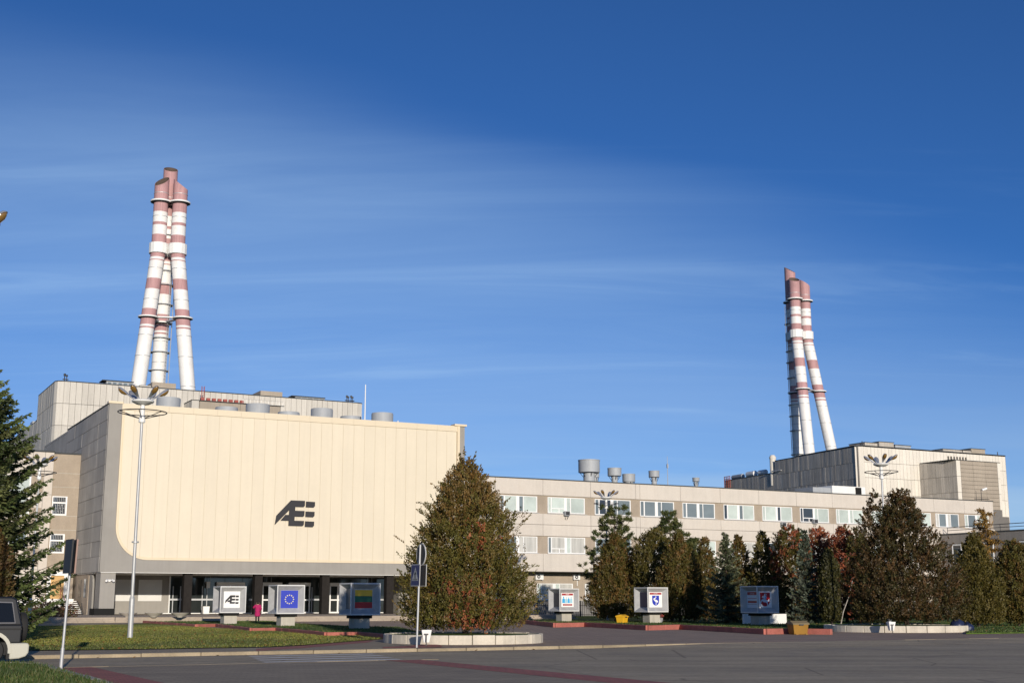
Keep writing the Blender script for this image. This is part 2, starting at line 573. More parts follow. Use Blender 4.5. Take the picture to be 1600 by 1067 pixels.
def grass_mat(name, c1, c2, c3):
    m = D.materials.new(name)
    m.use_nodes = True
    nt = m.node_tree
    b = nt.nodes['Principled BSDF']
    b.inputs['Roughness'].default_value = 0.9
    b.inputs['Specular IOR Level'].default_value = 0.15
    geo = nt.nodes.new('ShaderNodeNewGeometry')

    def nz(sc, det=5, r=0.6):
        n = nt.nodes.new('ShaderNodeTexNoise'); n.inputs['Scale'].default_value = sc; n.inputs['Detail'].default_value = det
        n.inputs['Roughness'].default_value = r
        nt.links.new(geo.outputs['Position'], n.inputs['Vector'])
        return n.outputs[0]
    r1 = nt.nodes.new('ShaderNodeValToRGB')
    r1.color_ramp.elements[0].position = 0.3; r1.color_ramp.elements[0].color = (*c1, 1)
    r1.color_ramp.elements[1].position = 0.7; r1.color_ramp.elements[1].color = (*c3, 1)
    e = r1.color_ramp.elements.new(0.5); e.color = (*c2, 1)
    ad = nt.nodes.new('ShaderNodeMixRGB'); ad.inputs[0].default_value = 0.5
    nt.links.new(nz(0.22), ad.inputs[1]); nt.links.new(nz(1.4), ad.inputs[2])
    nt.links.new(ad.outputs[0], r1.inputs[0])
    mr = nt.nodes.new('ShaderNodeMapRange'); mr.inputs['From Min'].default_value = 0.3; mr.inputs['From Max'].default_value = 0.7
    mr.inputs['To Min'].default_value = 0.6; mr.inputs['To Max'].default_value = 1.4
    nt.links.new(nz(9, 3), mr.inputs['Value'])
    sc = nt.nodes.new('ShaderNodeVectorMath'); sc.operation = 'SCALE'
    nt.links.new(r1.outputs[0], sc.inputs[0]); nt.links.new(mr.outputs[0], sc.inputs['Scale'])
    nt.links.new(sc.outputs[0], b.inputs['Base Color'])
    bp = nt.nodes.new('ShaderNodeBump'); bp.inputs['Strength'].default_value = 0.8; bp.inputs['Distance'].default_value = 0.06
    nt.links.new(nz(14, 4), bp.inputs['Height'])
    nt.links.new(bp.outputs[0], b.inputs['Normal'])
    return m


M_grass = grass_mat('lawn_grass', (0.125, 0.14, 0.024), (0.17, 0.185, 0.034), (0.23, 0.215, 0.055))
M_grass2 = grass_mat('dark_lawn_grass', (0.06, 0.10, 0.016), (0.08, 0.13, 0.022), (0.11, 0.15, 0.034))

RZ = -0.10                                            # the roadway lies a kerb's height below the plaza
sheet('ground', [(-4000, -800), (4000, -800), (4000, 6000), (-4000, 6000)], RZ - 0.06, M_earth)
K0 = gz(800, 1014.5, RZ)                              # the long kerb runs parallel to the facades
K0 = Vector((K0.x, K0.y, 0))


def along(s, t, z=0.0):
    return K0 + E1 * s + E2 * t + Vector((0, 0, z))


sheet('road', [along(-170, 0.15), along(-170, -110), along(160, -110), along(160, 0.15)], RZ, M_asphalt)
# the raised side: pavers everywhere behind the kerb, other surfaces laid over them
sheet('plaza', [along(-170, 0.05), along(220, 0.05), along(220, 86), along(-170, 86)], 0.0, M_pave2, thick=0.16)

# kerb: single stones
kerb = D.objects.new('kerb', None); COL.objects.link(kerb); tag(kerb, kind='structure')
kb = MB().box(0, 1.94, -0.14, 0.14, -0.16, 0.012)
ks = None
kd = None
k = 0
for i in range(-19, 24):
    s = i * 1.96
    p = along(s, -0.02)
    if ks is None:
        ks = kb.build('kerb_stone', M_kerb, kerb, p); ks.rotation_euler = (0, 0, ANG); bevel(ks, 0.02, 1)
        o = ks
    else:
        o = inst(ks, kerb, p)
    o.location.z = rng.uniform(-0.006, 0.010) - (0.0 if s < 8 else .004)
    if s > 9:
        if kd is None:
            kd = o.data.copy(); kd.materials[0] = M_path
        o.data = kd
    o.rotation_euler = (rng.uniform(-.01, .01), 0, ANG + rng.uniform(-.004, .004))
    k += 1
# right of the crossing the roadway rises flush with the plaza
rmp = MB().add([along(3.5, -.15, RZ + .003), along(9, -3.2, RZ + .003), along(160, -3.2, RZ + .003), along(160, -.15, .004), along(9, -.15, .004)], [(0, 1, 4), (1, 2, 3, 4)]).build('road_ramp', M_asphalt)
tag(rmp, kind='structure')
# flush edging that parts the roadway from the paved forecourt
P2 = gz(200, 1040.3, RZ)
off2 = (P2 - K0).dot(E2)
sF0, sF1 = (gz(60, 1046, RZ) - K0).dot(E1), (gz(592, 1031, RZ) - K0).dot(E1)
fl = D.objects.new('flush_kerb', None); COL.objects.link(fl); tag(fl, kind='structure')
fb = MB().box(0, 1.97, -0.09, 0.09, -0.1, 0.014)
n = int((sF1 - sF0) / 2.0)
fs0 = None
for i in range(n + 1):
    p = along(sF0 + i * 2.0, off2, RZ)
    if fs0 is None:
        fs0 = fb.build('edging_stone', M_kerb, fl, p); fs0.rotation_euler = (0, 0, ANG)
    else:
        o = inst(fs0, fl, p); o.rotation_euler = (0, 0, ANG + rng.uniform(-.006, .006)); o.location.z += rng.uniform(-.006, .006)

# forecourt between the two red strips
def strip(u0, v0, width, s_len, side):
    p = gz(u0, v0, RZ)
    a = p; b = p - E2 * s_len
    return [a, b, b + E1 * width * side, a + E1 * width * side]


sl = (gz(151, 1043.5, RZ) - K0).dot(E1)
sr = (gz(592, 1030.5, RZ) - K0).dot(E1)
WL = 1.55
sheet('forecourt', [along(sl - 0.1, off2 - 0.1), along(sl - 0.1, -75), along(sr + 0.3, -75), along(sr + 0.3, off2 - 0.1)], RZ + 0.005, M_pave)
sheet('red_strip', [along(sl - WL, off2 - 0.1), along(sl - WL, -75), along(sl, -75), along(sl, off2 - 0.1)], RZ + 0.010, M_redpave)
sheet('red_strip', [along(sr, off2 - 0.1), along(sr, -75), along(sr + 1.15, -75), along(sr + 1.15, off2 - 0.1)], RZ + 0.010, M_redpave)

# zebra crossing
zeb = D.objects.new('zebra_crossing', None); COL.objects.link(zeb); tag(zeb, kind='structure')
M_zebra = mat('worn_road_paint', (0.80, 0.76, 0.68), 0.8, var=0.1, scale=2, dark=(0.3, 0.26, 0.21), darkamt=0.45, dscale=2.2)
s0 = (gz(372, 1029, RZ) - K0).dot(E1); s1 = (gz(598, 1021, RZ) - K0).dot(E1)
zw = (-0.3 - off2 - 0.3) / 4.0
zm = MB().add([(0, 0, 0), (s1 - s0 - 1.2, 0, 0), (s1 - s0 - 1.2, 0.55, 0), (0, 0.55, 0)], [(0, 1, 2, 3)])
z0 = None
for i in range(4):
    p = along(s0 + 1.2 * i / 4.0, off2 + 0.35 + i * zw, RZ + 0.006)
    if z0 is None:
        z0 = zm.build('stripe', M_zebra, zeb, p); z0.rotation_euler = (0, 0, ANG)
    else:
        inst(z0, zeb, p)

# pavement along the kerb on the left, red band along the lawn
pav_left = [(-420, 1020), (44, 1016.6), (220, 1014.6), (420, 1011), (477, 1008), (572, 1000.5)]
PL = [gz(*p) for p in pav_left]
sk0 = (PL[0] - K0).dot(E1); sk1 = (gz(660, 1013) - K0).dot(E1)
sheet('pavement', [along(sk0, 0.13)] + [along(sk1, 0.13), gz(640, 1003)] + PL[::-1], 0.005, M_path)
rb = [(400, 1017.0), (477, 1012.0), (575, 1003.5), (585, 1000.6), (572, 1000.4), (477, 1008.0), (400, 1013.2)]
sheet('red_band', [gz(u, v) for u, v in rb], 0.010, M_redpave)
sheet('red_band', [gz(u, v) for u, v in ((598, 1012.6), (690, 1011), (690, 1007.5), (668, 1005.3), (640, 1008.5), (598, 1010.5))], 0.010, M_redpave)
sheet('asphalt_path', [gz(u, v) for u, v in ((-300, 986), (62, 978.3), (110, 978), (151, 976.5), (198, 975.8), (232, 973.2), (200, 966), (-300, 966))], 0.006, M_path)

# lawns
low = [(-420, 1020), (44, 1016.6), (220, 1014.6), (420, 1011), (477, 1008), (572, 1000.5), (600, 998), (556, 992.6), (426, 986), (331, 981),
       (228, 973.5), (198, 975.4), (151, 976), (110, 977.5), (62, 977.8), (-300, 985)]
sheet('lawn', [gz(u, v) for u, v in low], 0.03, M_grass)
W_l = [(225, 973.0), (307, 979.6), (338, 978.6), (393, 986.2), (432, 985.4), (510, 993.6), (560, 992.8), (622, 999)]
upl = W_l + [(660, 990), (622, 981.2), (547, 979.5), (455, 975), (420, 971), (347, 967), (293, 965.6), (250, 967), (228, 970)]
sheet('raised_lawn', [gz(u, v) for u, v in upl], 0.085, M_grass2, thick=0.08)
W_r = [(800, 971.5), (867, 979.6), (914, 978.6), (1012, 984.2), (1063, 982.8), (1197, 990.6), (1233, 989.8), (1300, 991.0)]
upr = W_r + [(1300, 975), (1510, 975), (1510, 990.3), (1600, 989.0), (2000, 986), (2000, 959), (1500, 961.0), (820, 962.2), (800, 964)]
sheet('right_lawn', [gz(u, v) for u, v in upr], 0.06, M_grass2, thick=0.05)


def zigzag_wall(name, pts, h, z, label):
    root = empty(name, gz(*pts[0]), 0, label, 'low wall')
    base = root.location.copy()
    for i in range(len(pts) - 1):
        a = gz(*pts[i]); b = gz(*pts[i + 1])
        d = (b - a); ln = d.length; d.normalize()
        nstone = max(1, int(round(ln / 2.0)))
        L = ln / nstone
        for j in range(nstone):
            m = MB().box(0.0, L - 0.02, -0.11, 0.11, -0.02, h)
            o = m.build('kerb_block', M_redkerb, root, a + d * (j * L) - base)
            o.location.z = rng.uniform(-0.008, 0.008)
            o.rotation_euler = (0, 0, math.atan2(d.y, d.x) + rng.uniform(-.006, .006))
            bevel(o, 0.02, 1)
    return root


zigzag_wall('red_edging_wall', W_l, 0.20, 0, 'low stepped red edging wall along the lawn in front of the cream hall')
zigzag_wall('red_edging_wall', W_r, 0.29, 0, 'low stepped red edging wall below the conifer bed on the paved plaza')

# near grass verge with its kerb, lower left
VG = [(-420, 1042), (20, 1036.5), (58, 1038), (92, 1047.5), (150, 1064), (200, 1080), (330, 1125)]
vpts = [gz(u, v, RZ + 0.1) for u, v in VG]
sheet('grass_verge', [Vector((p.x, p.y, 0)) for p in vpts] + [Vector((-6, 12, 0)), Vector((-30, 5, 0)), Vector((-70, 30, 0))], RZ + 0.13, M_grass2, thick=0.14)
vk = D.objects.new('verge_kerb', None); COL.objects.link(vk); tag(vk, kind='structure')
for i in range(len(vpts) - 1):
    a, b = vpts[i], vpts[i + 1]
    d = b - a; ln = d.length; d.normalize()
    ns = max(1, int(round(ln / 1.6)))
    for j in range(ns):
        m = MB().box(0, ln / ns - 0.02, -0.1, 0.1, -0.08, 0.05)
        o = m.build('kerb_stone', M_conc, vk, a + d * (j * ln / ns))
        o.location.z = RZ + 0.1 + rng.uniform(-.01, .005)
        o.rotation_euler = (0, 0, math.atan2(d.y, d.x))


# grass blades where single tufts show
def blades(name, pts_fn, n, hmin, hmax, w, cols, seed):
    r = np.random.default_rng(seed)
    P = pts_fn(r, n)
    n = len(P)
    a = r.uniform(0, 2 * PI, n)
    h = r.uniform(hmin, hmax, n)
    dx, dy = np.cos(a) * w, np.sin(a) * w
    lean = r.uniform(-.5, .5, (n, 2)) * h[:, None]
    V = np.zeros((n, 3, 3))
    V[:, 0] = P + np.stack([-dx, -dy, np.zeros(n)], 1)
    V[:, 1] = P + np.stack([dx, dy, np.zeros(n)], 1)
    V[:, 2] = P + np.stack([lean[:, 0], lean[:, 1], h], 1)
    x_, y_ = P[:, 0], P[:, 1]
    pt_ = np.sin(x_ * .55 + 1.3 * np.sin(y_ * .31)) + np.sin(y_ * .23 + 1.7 * np.sin(x_ * .19)) + .7 * np.sin(x_ * 1.7 + y_ * .8) * np.sin(y_ * .9 - x_ * .4)
    C = np.array(cols)[r.integers(0, len(cols), n)] * r.uniform(.8, 1.2, (n, 1)) * (1 + .17 * pt_[:, None] * np.array([1.15, .9, .6]))
    C = np.clip(C, .01, 1)
    o = cards(name, V, C, LEAF, None)
    tag(o, kind='stuff')
    return o


def cards(name, V, C, m, parent):
    """Many small faces in one mesh. V: (n, k, 3) corner points, C: (n, 3) base colours."""
    n, k = V.shape[:2]
    me = D.meshes.new(name)
    me.vertices.add(n * k); me.loops.add(n * k); me.polygons.add(n)
    me.vertices.foreach_set('co', V.reshape(-1).astype(np.float32))
    me.loops.foreach_set('vertex_index', np.arange(n * k, dtype=np.int32))
    me.polygons.foreach_set('loop_start', np.arange(0, n * k, k, dtype=np.int32))
    me.polygons.foreach_set('loop_total', np.full(n, k, dtype=np.int32))
    at = me.attributes.new('leaf_colour', 'FLOAT_COLOR', 'POINT')
    cc = np.ones((n * k, 4), np.float32)
    cc[:, :3] = np.repeat(C, k, axis=0)
    at.data.foreach_set('color', cc.reshape(-1))
    me.materials.append(m)
    me.update(calc_edges=True)
    me.validate()
    o = D.objects.new(name, me)
    COL.objects.link(o)
    if parent:
        o.parent = parent
    return o


def in_poly(P, poly):
    x, y = P[:, 0], P[:, 1]
    ins = np.zeros(len(P), bool)
    n = len(poly)
    for i in range(n):
        x0, y0 = poly[i][0], poly[i][1]; x1, y1 = poly[(i + 1) % n][0], poly[(i + 1) % n][1]
        c = ((y0 > y) != (y1 > y)) & (x < (x1 - x0) * (y - y0) / (y1 - y0 + 1e-12) + x0)
        ins ^= c
    return ins


def poly_pts(poly, z, box):
    def f(r, n):
        P = np.stack([r.uniform(box[0], box[1], n), r.uniform(box[2], box[3], n), np.full(n, z)], 1)
        return P[in_poly(P, poly)]
    return f


vp = [(p.x, p.y) for p in vpts] + [(-6, 12), (-30, 5), (-70, 30)]
blades('verge_grass', poly_pts(vp, RZ + 0.12, (-19, -6, 20, 38)), 60000, 0.04, 0.13, 0.012,
       [(0.05, 0.085, 0.016), (0.08, 0.12, 0.025), (0.15, 0.14, 0.05), (0.06, 0.10, 0.02)], 3)
lp = [tuple(gz(u, v))[:2] for u, v in low]
blades('lawn_tufts', poly_pts(lp, 0.03, (-46, -4, 46, 97)), 170000, 0.02, 0.055, 0.017,
       [(0.14, 0.16, 0.03), (0.19, 0.20, 0.04), (0.25, 0.22, 0.07), (0.12, 0.15, 0.025)], 4)
rp_ = [tuple(gz(u, v))[:2] for u, v in upr]
blades('right_lawn_tufts', poly_pts(rp_, 0.06, (0, 46, 60, 112)), 60000, 0.03, 0.09, 0.025,
       [(0.045, 0.08, 0.015), (0.065, 0.105, 0.022), (0.09, 0.12, 0.03)], 5)
ulp = [tuple(gz(u, v))[:2] for u, v in upl]
blades('raised_lawn_tufts', poly_pts(ulp, 0.085, (-36, -2, 60, 112)), 60000, 0.03, 0.09, 0.022,
       [(0.045, 0.08, 0.015), (0.065, 0.105, 0.022), (0.09, 0.12, 0.03)], 6)

# ================================================================== CREAM HALL
TZ = 0.42                                              # terrace level
hall = empty('hall', HO, ANG, 'large windowless hall clad in cream panels with a dark letter emblem, over a deep entrance', 'building')
SOF, PB, PT, HT = 4.46, 5.62, 20.12, 20.78
MB().box(-0.26, 37.86, 0.42, 40, SOF + 0.02, 20.35).build('core', M_sidecon, hall)
MB().box(-0.20, 37.8, 0.45, 39.9, 20.35, 20.5).build('roof', M_roofedge, hall)
# frame: left pier strip and bottom beam with a rounded inner corner
arc = [(0.92 + 3.2 - 3.2 * math.cos(t), PB + 3.2 - 3.2 * math.sin(t)) for t in [i * PI / 2 / 14 for i in range(14, -1, -1)]]
outl = [(-0.32, SOF), (37.3, SOF), (37.3, PB)] + arc + [(0.92, HT - 0.1), (-0.32, HT - 0.1)]
MB().prism(outl, 1, 0.0, 0.40).build('front_frame', M_frame, hall)
inner = [(37.3, PB), *arc, (0.92, PT)]
tr_pts, tr_in = inner, []
tm = MB()
for (ofs, wdt, y0) in ((0.02, 0.13, -0.05), (0.22, 0.05, 0.03)):
    rim = []
    for i, p in enumerate(inner):
        a = Vector(inner[max(i - 1, 0)]); b = Vector(inner[min(i + 1, len(inner) - 1)])
        d = (b - a).normalized(); nrm = Vector((d.y, -d.x))
        rim.append((Vector(p) + nrm * ofs, Vector(p) + nrm * (ofs + wdt)))
    poly = [tuple(r[0]) for r in rim] + [tuple(r[1]) for r in rim[::-1]]
    tm.prism(poly, 1, y0, 0.2)
tm.build('panel_trim', M_trim, hall)
pm = MB().box(0.020, 1.192, 0.10, 0.40, 0, PT - PB + 0.2)
p0 = None
for i in range(30):
    x = 0.95 + i * 1.2115
    if p0 is None:
        p0 = pm.build('cladding_panel', M_cream, hall, (x, 0, PB - 0.2))
    else:
        inst(p0, hall, (x, rng.uniform(-.006, .006), PB - 0.2))
MB().box(0.9, 37.3, 0.135, 0.40, PB - .1, PT).build('panel_backing', mat('seam_cream', (0.54, 0.475, 0.365), 0.6, var=.05), hall)
bm_ = MB()
for i in range(15):
    bm_.box(0.60 + i * 2.45, 0.60 + (i + 1) * 2.45 - 0.012, 0.02, 0.6, PT + 0.02, HT - 0.02)
bm_.build('parapet_band', M_creamband, hall)
MB().box(-0.42, 0.98, -0.10, 0.9, HT - 0.09, HT + 0.12).build('pier_cap', M_trim, hall)
ef = empty('end_fin'); ef.parent = hall
MB().box(37.32, 37.62, -0.06, 0.8, SOF, HT - 0.05).build('fin_strip', M_trim, ef)
MB().box(37.64, 38.25, 0.05, 0.8, SOF, HT - 0.05).build('fin_face', M_frame, ef)
MB().box(36.95, 38.42, -0.15, 0.95, HT - 0.03, HT + 0.19).build('fin_cap', M_trim, ef)
# left side wall of stacked concrete slabs
for r in range(11):
    z0_, z1_ = SOF + r * 1.468, SOF + (r + 1) * 1.468
    for cidx, (y0_, y1_) in enumerate(((0.45, 4.9), (4.9, 9.3), (9.3, 13.7), (13.7, 18.3), (18.3, 23.0))):
        m = MB().box(-0.345 + rng.uniform(-.012, .012), -0.26, y0_ + 0.012, y1_ - 0.012, z0_ + 0.025, z1_ - 0.012)
        m.build('wall_slab', M_sidecon, hall)
MB().box(-0.40, -0.2, 0.5, 23.0, 20.62, 20.74).build('side_coping', M_roofedge, hall)
MB().box(-0.24, 0.1, 0.5, 40, 20.4, 20.62).build('side_parapet', M_sidecon, hall)
# soffit and undercroft
MB().box(-0.2, 37.8, 0.06, 12.4, SOF - 0.06, SOF - 0.005).build('soffit', M_white, hall)
MB().box(-0.15, 1.25, 0.25, 2.6, TZ, SOF - 0.06).build('corner_pier', M_frame, hall)
MB().box(-0.55, 1.30, 0.18, 2.7, TZ, TZ + 0.62).build('pier_base', M_black, hall)
ga = [(3.2, TZ), (3.2, SOF - .1)] + [(3.2 + 1.6 * math.sin(t), SOF - 1.7 + 1.6 * math.cos(t)) for t in (0.5, .9, 1.3, 1.57)] + [(4.8, TZ)]
MB().prism([(4.1, TZ), (4.1, SOF - 1.3), (4.3, SOF - 0.6), (4.75, SOF - .2), (5.3, SOF - 0.1), (5.9, SOF - .1), (5.9, TZ)], 0, -0.12, 0.06).build('arched_fin', M_frame, hall)
MB().box(-0.1, 0.1, 6.5, 23, TZ - .1, SOF - 0.06).build('side_ground_wall', M_pier, hall)
wf = MB()
for (y0_, y1_) in ((7.6, 8.6), (10.2, 11.6)):
    wf.box(-0.14, -0.09, y0_, y1_, 2.1, 3.9)
wf.build('side_window', M_glass_dark, hall)
for x in (8.35, 15.5, 22.65, 29.85, 37.0):
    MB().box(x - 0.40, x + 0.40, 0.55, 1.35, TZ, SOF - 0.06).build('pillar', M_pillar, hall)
RY = 12.0
MB().box(1.4, 9.3, RY, RY + 0.3, TZ, SOF - 0.06).build('undercroft_wall', M_frame, hall)
MB().box(34.9, 37.6, RY - 2.0, RY + 0.3, TZ, SOF - 0.06).build('undercroft_wall', M_frame, hall)
M_infill = mat('white_infill', (0.66, 0.66, 0.64), 0.7, var=0.05)
for (x0, x1) in ((3.0, 5.3), (6.05, 8.5)):
    MB().box(x0, x1, RY - 0.05, RY, 1.75, 3.95).build('infill_panel', M_infill, hall)
MB().box(9.25, 9.37, RY - 0.12, RY, TZ, SOF - .1).build('wall_edge', M_white, hall)
# entrance glazing: frames, glass bays, doors
for x in (9.7, 10.5, 12.85, 13.35, 14.3, 18.9, 22.3, 25.2, 30.6, 33.2):
    MB().box(x - 0.04, x + 0.04, RY - 0.06, RY + 0.06, TZ, 3.3).build('glazing_post', M_galv, hall)
for (x0, x1) in ((9.4, 10.6), (11.3, 14.2), (14.3, 15.0), (18.0, 21.2), (24.9, 26.5), (28.4, 31.2), (33.1, 34.8)):
    MB().box(x0, x1, RY - 0.07, RY + 0.05, 1.82, 2.0).build('glazing_rail', M_galv, hall)
for i in range(13):
    x0 = 9.40 + i * 1.96
    MB().box(x0 + 0.03, x0 + 1.93, RY + 0.07, RY + 0.10, TZ, SOF - 0.1).build('glass_bay', M_glass_ent, hall)
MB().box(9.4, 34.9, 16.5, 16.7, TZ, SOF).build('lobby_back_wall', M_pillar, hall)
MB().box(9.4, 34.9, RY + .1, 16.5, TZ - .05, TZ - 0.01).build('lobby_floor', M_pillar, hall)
for (x0, x1) in ((14.3, 17.4), (19.4, 21.6), (22.4, 24.9), (27.2, 29.2)):
    lt = MB().box(x0, x1, RY - 0.45, RY - 0.08, 3.38, 3.76).build('lintel_box', M_winwhite, hall)
    d = MB().box(x0, x0 + 0.14, RY - 0.3, RY - 0.15, TZ, 3.38).box(x1 - 0.14, x1, RY - .3, RY - .15, TZ, 3.38).box(x0 + .14, x1 - .14, RY - .3, RY - .15, TZ, TZ + 0.16)
    xm = (x0 + x1) / 2
    d.box(xm - 0.09, xm + 0.09, RY - 0.29, RY - 0.16, TZ + .16, 3.38)
    d.box(x0 + .14, xm - .09, RY - .28, RY - .18, 1.8, 1.95).box(xm + .09, x1 - .14, RY - .28, RY - .18, 1.8, 1.95)
    door = d.build('entrance_door', M_winwhite, hall)
    MB().box(x0 + .14, x1 - .14, RY - .235, RY - .225, TZ + .16, 3.38).build('door_glass', M_glass_ent, door)
    MB().box(xm + .16, xm + .20, RY - .36, RY - .30, 1.25, 1.95).box(xm + .16, xm + .20, RY - .3, RY - .28, 1.3, 1.34).build('door_handle', M_winwhite, door)
MB().box(8.0, 34.8, RY - 0.10, RY - 0.03, TZ, TZ + 0.09).build('door_sill', M_white, hall)
for x in (13.1, 19.9, 26.6, 31.8):
    pp = MB().box(x, x + 0.02, RY - 0.16, RY - 0.13, 3.55, SOF - 0.06)
    pp.box(x + .5, x + .52, RY - 0.16, RY - 0.13, 3.55, SOF - .06)
    pp.build('hanger', M_galv, hall)
for x in (13.35, 19.0, 26.3):
    MB().box(x - .17, x + .17, RY - 0.5, RY - 0.2, 3.1, 3.8).build('wall_lantern', M_winwhite, hall)
# emblem
k_ = 0.00567
pts = [(340, 710), (365, 545), (630, 262), (895, 262), (895, 352), (868, 378), (715, 378), (712, 445), (892, 445), (890, 530), (865, 553), (708, 553),
       (705, 625), (888, 625), (885, 695), (858, 722), (597, 722), (597, 632), (445, 632), (535, 525), (600, 525), (603, 437)]
bars = [[(918, 272), (1088, 276), (1088, 352), (1060, 380), (916, 378)], [(914, 453), (1085, 455), (1083, 528), (1056, 556), (912, 553)], [(910, 630), (1082, 633), (1080, 706), (1054, 735), (906, 733)]]
EMB = [pts] + bars


def emblem(mbv, x0, zb, k, y0, y1):
    for pl in EMB:
        mbv.prism([(x0 + (a - 340) * k, zb + (735 - b) * k) for a, b in pl], 1, y0, y1)
    return mbv


M_embl = mat('emblem_paint', (0.022, 0.022, 0.026), 0.6, var=0.1)
eo = emblem(MB(), 16.78, 9.22, k_, -0.02, 0.085).build('letter_emblem', M_embl, hall)
# lights under the corner: small two-headed floodlight on the pier
fl_ = MB().box(0.55, 0.75, -0.02, 0.22, 3.55, 3.75)
fl_.tube([(0.4, -0.1, 3.7), (0.3, -0.35, 3.62)], 0.11, 8).tube([(0.9, -0.1, 3.7), (1.0, -0.35, 3.62)], 0.11, 8).box(0.4, .95, -.1, -.02, 3.66, 3.72)
fl_.build('floodlight', M_winwhite, hall)
# drums on the hall roof
for (s, t, r) in ((8.9, 15, 1.32), (19.1, 15, 1.36), (26.85, 15, 1.3), (34.5, 15, 1.32), (16.6, 19, 1.3), (24.3, 19.5, 1.3), (32.2, 19.5, 1.3)):
    vt = MB().lathe([(r * 0.55, 20.5), (r * 0.55, 21.6), (r * .98, 21.7), (r, 23.7), (r * 0.97, 23.85), (0.02, 23.87)], 24, (s, t))
    vt.build('roof_ventilator', M_ventgrey, hall, smooth=True)
MB().tube([(32.5, 15.6, 20.5), (32.5, 15.6, 27.3)], [0.09, 0.06], 6).build('mast', M_white, hall)
MB().tube([(38.0 - 1.2, 15.6, 20.5), (38.0 - 1.2, 15.6, 23.2)], 0.07, 6).build('mast', M_white, hall)

# terrace with steps in front of the hall
tr = D.objects.new('terrace', None); COL.objects.link(tr); tr.location = HO; tr.rotation_euler = (0, 0, ANG); tag(tr, kind='structure')
MB().box(-7.5, 41, -18.5, 40, -0.1, TZ).build('terrace_slab', mat('terrace_concrete', (0.36, 0.30, 0.235), 0.92, var=0.15, scale=0.6, fine=.1, fscale=6), tr)
for i in range(2):
    for j in range(24):
        x0 = -7.5 + j * 2.02
        if x0 > -3.6 and x0 < -2.0 and i == 0:
            pass
        MB().box(x0, x0 + 2.0, -19.6 + i * 0.55, -18.5, -0.1, 0.14 * (i + 1)).build('step', MATS['terrace_concrete'], tr)
MB().box(-2.6, 4.5, -19.75, -19.4, -0.1, TZ + 0.01).build('retaining_edge', MATS['terrace_concrete'], tr)

# ================================================================== ANNEX LEFT OF THE HALL
annex = empty('annex_building', HO, ANG, 'beige annex left of the cream hall with barred windows and an orange door', 'building')
AY = 13.5
MB().box(-3.1, -0.36, AY, 30, 0, 16.9).build('brown_wall', M_pier, annex)
MB().box(-30, -3.12, AY - 0.25, 30, 0, 17.0).build('pale_wall', M_office, annex)
MB().box(-3.2, -0.30, AY - 0.08, AY + 1, 16.9, 17.06).build('coping', M_roofedge, annex)
MB().box(-30, -3.05, AY - 0.34, AY + 1, 17.0, 17.16).build('coping', M_roofedge, annex)
sm = MB()
for z in (14.9, 13.45, 10.45, 9.0, 7.55, 4.6, 2.6):
    sm.box(-3.08, -0.37, AY - 0.004, AY + 0.01, z - 0.025, z + 0.025)
sm.build('render_joint', M_conc, annex)
for z in (14.7, 12.6, 9.9, 8.9, 7.0, 4.9):
    MB().box(-30, -3.13, AY - 0.254, AY - 0.24, z - 0.02, z + 0.02).build('panel_joint', M_joint, annex)
for x in (-4.0, -5.2, -10.6):
    MB().box(x - 0.02, x + 0.02, AY - 0.256, AY - 0.24, 0, 17).build('panel_joint', M_joint, annex)
for z0_ in (5.2, 9.2, 12.8):
    MB().box(-5.15, -4.05, AY - 0.262, AY - 0.2, z0_, z0_ + 2.0).build('brown_infill', M_pier, annex)


def barred_window(x0, x1, z0, z1, y, parent):
    w = MB().box(x0, x1, y - 0.09, y, z0, z0 + 0.16).box(x0, x1, y - .09, y, z1 - 0.1, z1).box(x0, x0 + 0.1, y - .09, y, z0 + .16, z1 - .1)
    w.box(x1 - 0.16, x1, y - .09, y, z0 + .16, z1 - .1).box(x0 + .1, x1 - .16, y - .085, y, z0 + (z1 - z0) * .62, z0 + (z1 - z0) * .62 + .16)
    o = w.build('window', M_winwhite, parent)
    MB().box(x0 + .1, x1 - .16, y - 0.03, y - 0.02, z0 + .16, z1 - .1).build('pane', M_glass_dark, o)
    g = MB()
    n = 7
    zs = z0 + (z1 - z0) * .62
    for i in range(n):
        x = x0 + .1 + (x1 - x0 - .26) * (i + .5) / n
        g.box(x - .014, x + .014, y - .125, y - .1, zs + .2, z1 - .05)
        g.box(x - .014, x + .014, y - .125, y - .1, z0 + .12, zs - .03)
    for j, f in enumerate((.25, .5, .75)):
        for i in range(n - 1):
            if (i + j) % 2 == 0:
                x = x0 + .1 + (x1 - x0 - .26) * (i + .5) / n
                g.box(x, x + (x1 - x0 - .26) / n, y - .122, y - .104, z0 + .12 + (zs - z0) * f, z0 + .145 + (zs - z0) * f)
    g.build('window_bars', M_galv, o)
    return o


barred_window(-3.0, -1.48, 10.5, 12.48, AY - .004, annex)
barred_window(-2.98, -1.5, 6.6, 8.58, AY - .004, annex)


def plain_window(x0, x1, z0, z1, y, parent, m):
    w = MB().box(x0, x1, y - .1, y, z0, z0 + .14).box(x0, x1, y - .1, y, z1 - .12, z1).box(x0, x0 + .14, y - .1, y, z0 + .14, z1 - .12).box(x1 - .14, x1, y - .1, y, z0 + .14, z1 - .12)
    xm = x0 + (x1 - x0) * .45
    w.box(xm - .12, xm + .12, y - .1, y, z0 + .14, z1 - .12)
    o = w.build('window', M_winwhite, parent)
    MB().box(x0 + .14, xm - .12, y - .05, y - .03, z0 + .14, z1 - .12).build('pane', m, o)
    MB().box(xm + .12, x1 - .14, y - .05, y - .03, z0 + .14, z1 - .12).build('pane', m, o)
    return o


